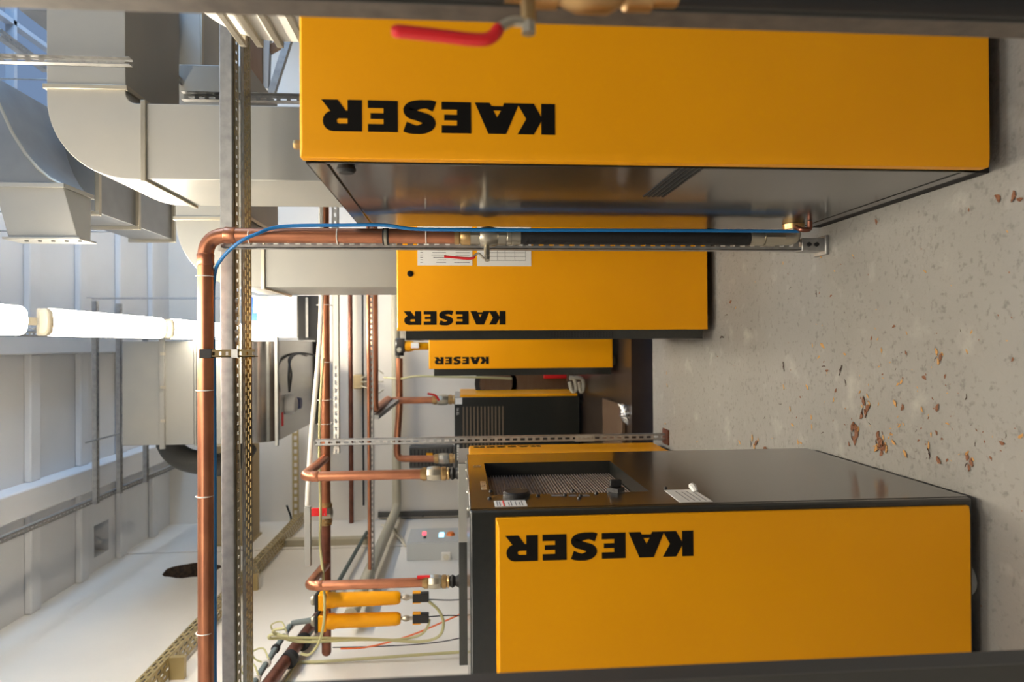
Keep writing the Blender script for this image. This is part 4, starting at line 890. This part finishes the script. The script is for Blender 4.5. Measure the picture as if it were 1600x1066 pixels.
tag(MB().box(a.x, b_.x, 8.74, 8.8, b_.z, a.z).build('flat_bar', GAL), 'grey flat bar behind the white conduit at mid height', 'rail')
a, b_ = aY(470, 640, 8.3), aY(489, 556, 8.3)
tag(MB().box(a.x, b_.x, 8.3, 8.8, b_.z, a.z).build('equipment_case', FAD, bevel=.01), 'dark grey case under the far end of the large duct', 'case')
q = aY(558, 597, 8.6); t = thing('wall_sensor', tuple(q), 'tan wall fitting between the dark brown and pinkish pipes', 'fitting')
MB().box(q.x-.09, q.x+.09, 8.6, 8.8, q.z-.06, q.z+.05).build('box', TAN, t, .01)
for k in range(3): MB().tube(bez([q+Vector((.05*k-.05, 0, -.05)), q+Vector((.1*k-.1, -.05, -.18)), q+Vector((.15*k-.15, -.02, -.25)), q+Vector((.1*k-.1, 0, -.33))], 5), .008, 6).build('wire', BEI, t)
# yellow green cable behind compressor three
cord('cable', 'slack yellow green cable between the wall pipes and the third compressor', 'cable', pix([(600, 590, 8.2), (625, 592, 8.0), (650, 588, 7.6), (700, 589, 7.4), (760, 590, 7.4), (800, 592, 7.4)]), .012, YTUB)
# stuff between the third compressor and the dryer
a, b_ = aY(735, 612, 8.2), aY(790, 590, 8.2)
def cyl_wheel():
    t = thing('cable_reel', (aY(760, 600, 8.2).x, 8.3, aY(800, 600, 8.2).z), 'dark rimmed wooden reel on the brown floor between compressor and dryer', 'reel')
    c_ = aY(775, 600, 8.2); MB().lathe(c_, c_+Vector((0, .05, 0)), [(0, .26), (1, .26)], 28).build('rim', PLI, t)
    MB().lathe(c_-Vector((0, .01, 0)), c_+Vector((0, .0, 0)), [(0, .2), (1, .2)], 28).build('face', WOOD, t)
    MB().box(c_.x-.12, c_.x+.12, 8.2, 8.4, 0, c_.z-.1).build('stand', WOOD, t)
cyl_wheel()
a, b_ = aY(850, 592, 8.0), aY(886, 584, 8.0)
tag(MB().box(aY(850, 592, 8.15).x, aY(850, 580, 8.15).x, 8.16, 8.45, aY(886, 590, 8.15).z, aY(850, 590, 8.15).z).build('toolbox', RED, bevel=.01), 'red toolbox on the brown crate behind the third compressor', 'box')
a, b_ = aY(846, 614, 8.1), aY(890, 590, 8.1)
tag(MB().box(aY(850, 600, 8.1).x+.02, aY(850, 578, 8.1).x, 8.15, 8.5, 0, aY(886, 590, 8.15).z).build('crate', WOOD, bevel=.01), 'brown crate on the floor under the red box', 'crate')
for k in range(2):
    q = aY(897+10*k, 600, 7.3); P = [aY(890, 590+k, 7.3), aY(897+12*k, 592, 7.3), aY(900+11*k, 608, 7.3), aY(894+13*k, 611, 7.3), aY(890+14*k, 597, 7.3)]
    tag(MB().tube(bez(P, 5), .022, 8).build('strap_loop', CRM), 'cream strap loop hanging beside the third compressor', 'strap', 'cream strap loops')
# crumpled foil on dark block
a, b_ = aZ(990, 655, 0), None
q0, q1 = aY(975, 668, 5.45), aY(990, 638, 5.45)
P = bez([aY(966, 631, 5.5), aY(975, 638, 5.5), aY(980, 650, 5.5), aY(984, 664, 5.5)], 6)
rr_ = [.010+.05*math.sin(math.pi*min(1, (i/len(P))*1.0)**1.2)*(.8+.3*random.random()) for i in range(len(P))]
tag(MB().tube(P, rr_, 9).build('foil_scrap', FOIL), 'crumpled silver foil hanging in the dark gap beyond the concrete edge', 'foil')
a, b_ = aY(992, 700, 5.6), aY(968, 632, 5.6)
tag(MB().box(a.x-.3, b_.x, 5.55, 6.3, 0.0, b_.z).build('timber_block', WOOD, bevel=.01), 'low dark brown block beyond the concrete edge, behind the foil', 'block')
# upper right background: posts and truss seen past the steel channel
for i, (x0_, y0_, x1_, y1_, w_, m, lab) in enumerate(((403, 55, 403, 146, .09, WOOD, 'brown upright timber in the gap between channel and yellow panel'), (417, 60, 414, 140, .06, WINB, 'blue grey post beside the brown timber'),
        (452, 60, 424, 148, .05, STR, 'slanting steel brace in the blue lit gap'), (444, 66, 411, 84, .05, WOOD, 'short brown strut meeting the upright timber'))):
    Yk = 5.2; p0_, p1_ = aY(x0_, y0_, Yk), aY(x1_, y1_, Yk+.02)
    tag(MB().bar(p0_, p1_, w_, w_, (0, 1, 0)).build('support_post', m), lab, 'post')

# ------------------------------------------------------------------ leaves on the concrete
def leafmesh(kind, seed):
    rnd = random.Random(seed); V = []; F = []; n = 7; L = 1.0; curl = rnd.uniform(-.5, .5); wd = rnd.uniform(.10, .26) if kind != 2 else .07
    for i in range(n):
        t = i/(n-1); w_ = wd*math.sin(math.pi*(.06+.9*t))**.7*(.8+.4*rnd.random())
        cx = (t-.5)*math.cos(curl); cy = curl*(t-.5)**2*1.2; z = .03+.12*rnd.random()*(abs(t-.5)*1.4)
        V += [(cx, cy-w_, z+.09*rnd.random()), (cx, cy, z-.03*rnd.random()), (cx, cy+w_, z+.12*rnd.random())]
    for i in range(n-1):
        for k in (0, 1): a = 3*i+k; F.append((a, a+1, a+4, a+3))
    z0 = min(v_[2] for v_ in V); me = D.meshes.new('leaf'); me.from_pydata([(x, y, z-z0+.005) for x, y, z in V], [], F); me.materials.append(LEAF[kind]); return me
LM = [leafmesh(k, 10*k+j) for k in range(3) for j in range(4)]
LN = {0: ('dry brown leaf scrap lying on the pale concrete floor', 'brown leaf scraps'), 1: ('dry ochre leaf scrap lying on the pale concrete floor', 'ochre leaf scraps'), 2: ('thin dark twig like leaf scrap lying on the pale concrete floor', 'dark leaf scraps')}
base = {}
def leaf(px, py, size, kind, ang=None):
    p = aZ(px, py, .0)
    if not (-.62+0*p.y < p.x < 1.5 and .9 < p.y < 4.72): return
    if p.x < -.38 and p.y < 2.62: return
    if p.x > .40 and p.y < 2.56: return
    me = LM[kind*4+random.randrange(4)]; o = D.objects.new('dry_leaf', me); COL.objects.link(o)
    o.location = (p.x, p.y, .0005); o.rotation_euler = (0, 0, random.uniform(0, 6.28) if ang is None else ang); o.scale = (size, size, size*.8)
    tag(o, LN[kind][0], 'leaf', LN[kind][1])
# explicit larger ones (photo pixels on the floor): x, y, size px, kind
EX = [(1225, 573, 17, 2), (1288, 572, 12, 2), (1314, 578, 20, 2), (1322, 598, 12, 2), (1467, 558, 24, 1), (1353, 637, 30, 0), (1347, 650, 14, 0), (1336, 678, 34, 0), (1338, 668, 20, 0), (1375, 690, 30, 0), (1378, 700, 28, 0), (1370, 700, 16, 1),
      (1399, 630, 14, 1), (1411, 637, 13, 0), (1465, 637, 15, 0), (1409, 597, 10, 1), (1356, 619, 9, 1), (1441, 640, 10, 1), (1386, 702, 14, 1), (1397, 692, 13, 1), (1415, 709, 15, 1), (1452, 696, 13, 1), (1453, 709, 20, 2), (1467, 720, 16, 0),
      (1512, 708, 12, 1), (1515, 723, 27, 0), (1179, 692, 22, 1), (1156, 691, 9, 1), (1197, 702, 16, 0), (1225, 707, 8, 0), (1319, 717, 16, 1), (1308, 718, 14, 2), (1371, 728, 14, 0), (1239, 664, 11, 1), (1269, 667, 9, 1), (1195, 653, 8, 2),
      (1225, 605, 9, 1), (1262, 605, 12, 1), (1286, 676, 9, 2), (1252, 692, 8, 1), (1273, 709, 8, 1), (1438, 746, 13, 1), (1427, 741, 8, 0), (1459, 752, 12, 1), (1525, 772, 10, 1), (1537, 774, 10, 0), (1566, 693, 12, 0), (1596, 682, 13, 1), (1573, 681, 9, 2),
      (1524, 694, 8, 2), (1445, 590, 12, 0), (1477, 588, 9, 0), (1511, 621, 12, 2), (1464, 676, 9, 0), (1481, 662, 9, 1), (1038, 672, 12, 1), (1036, 683, 10, 0), (1043, 602, 7, 1), (1042, 583, 6, 1), (1040, 662, 7, 1), (1090, 690, 6, 1),
      (1370, 340, 22, 0), (1561, 309, 18, 0), (1585, 307, 20, 0), (1594, 312, 14, 0), (1514, 328, 7, 0), (1446, 424, 9, 1), (1299, 462, 8, 0), (1333, 399, 6, 1), (1283, 401, 8, 1), (1286, 540, 14, 1), (1270, 540, 7, 1), (1378, 548, 10, 1),
      (1362, 529, 8, 0), (1235, 450, 7, 2), (1276, 459, 12, 2), (1142, 472, 10, 0), (1136, 492, 11, 2), (1129, 526, 16, 2), (1280, 558, 10, 1), (1361, 541, 7, 2)]
for px, py, s_, k in EX:
    p = aZ(px, py, 0)
    if s_ > 21:
        for dx, dy, kk, sc in ((-3, -10, k, .55), (3, 0, 0, .6), (0, 9, k, .5), (-5, 3, 2, .45), (6, -6, 1, .3)): leaf(px+dx, py+dy*s_/30, s_*sc/FPX*p.y, kk, math.pi*(1+random.uniform(-.25, .25)))
    else: leaf(px, py, s_/FPX*p.y*1.0, k)
for i in range(150):
    px = random.gauss(1400, 110); py = random.gauss(655, 75); s_ = random.choice((3, 4, 4, 5, 6, 8)); p = aZ(px, py, 0)
    if 1050 < px < 1600: leaf(px, py, s_/FPX*p.y*1.1, random.choice((0, 0, 1, 1, 2)))
for i in range(30):
    px = random.uniform(1120, 1590); py = random.uniform(350, 560); p = aZ(px, py, 0); leaf(px, py, random.choice((3, 4, 5))/FPX*p.y*1.2, random.choice((0, 1, 2)))

for o in D.objects:
    if '_w' in o: del o['_w']
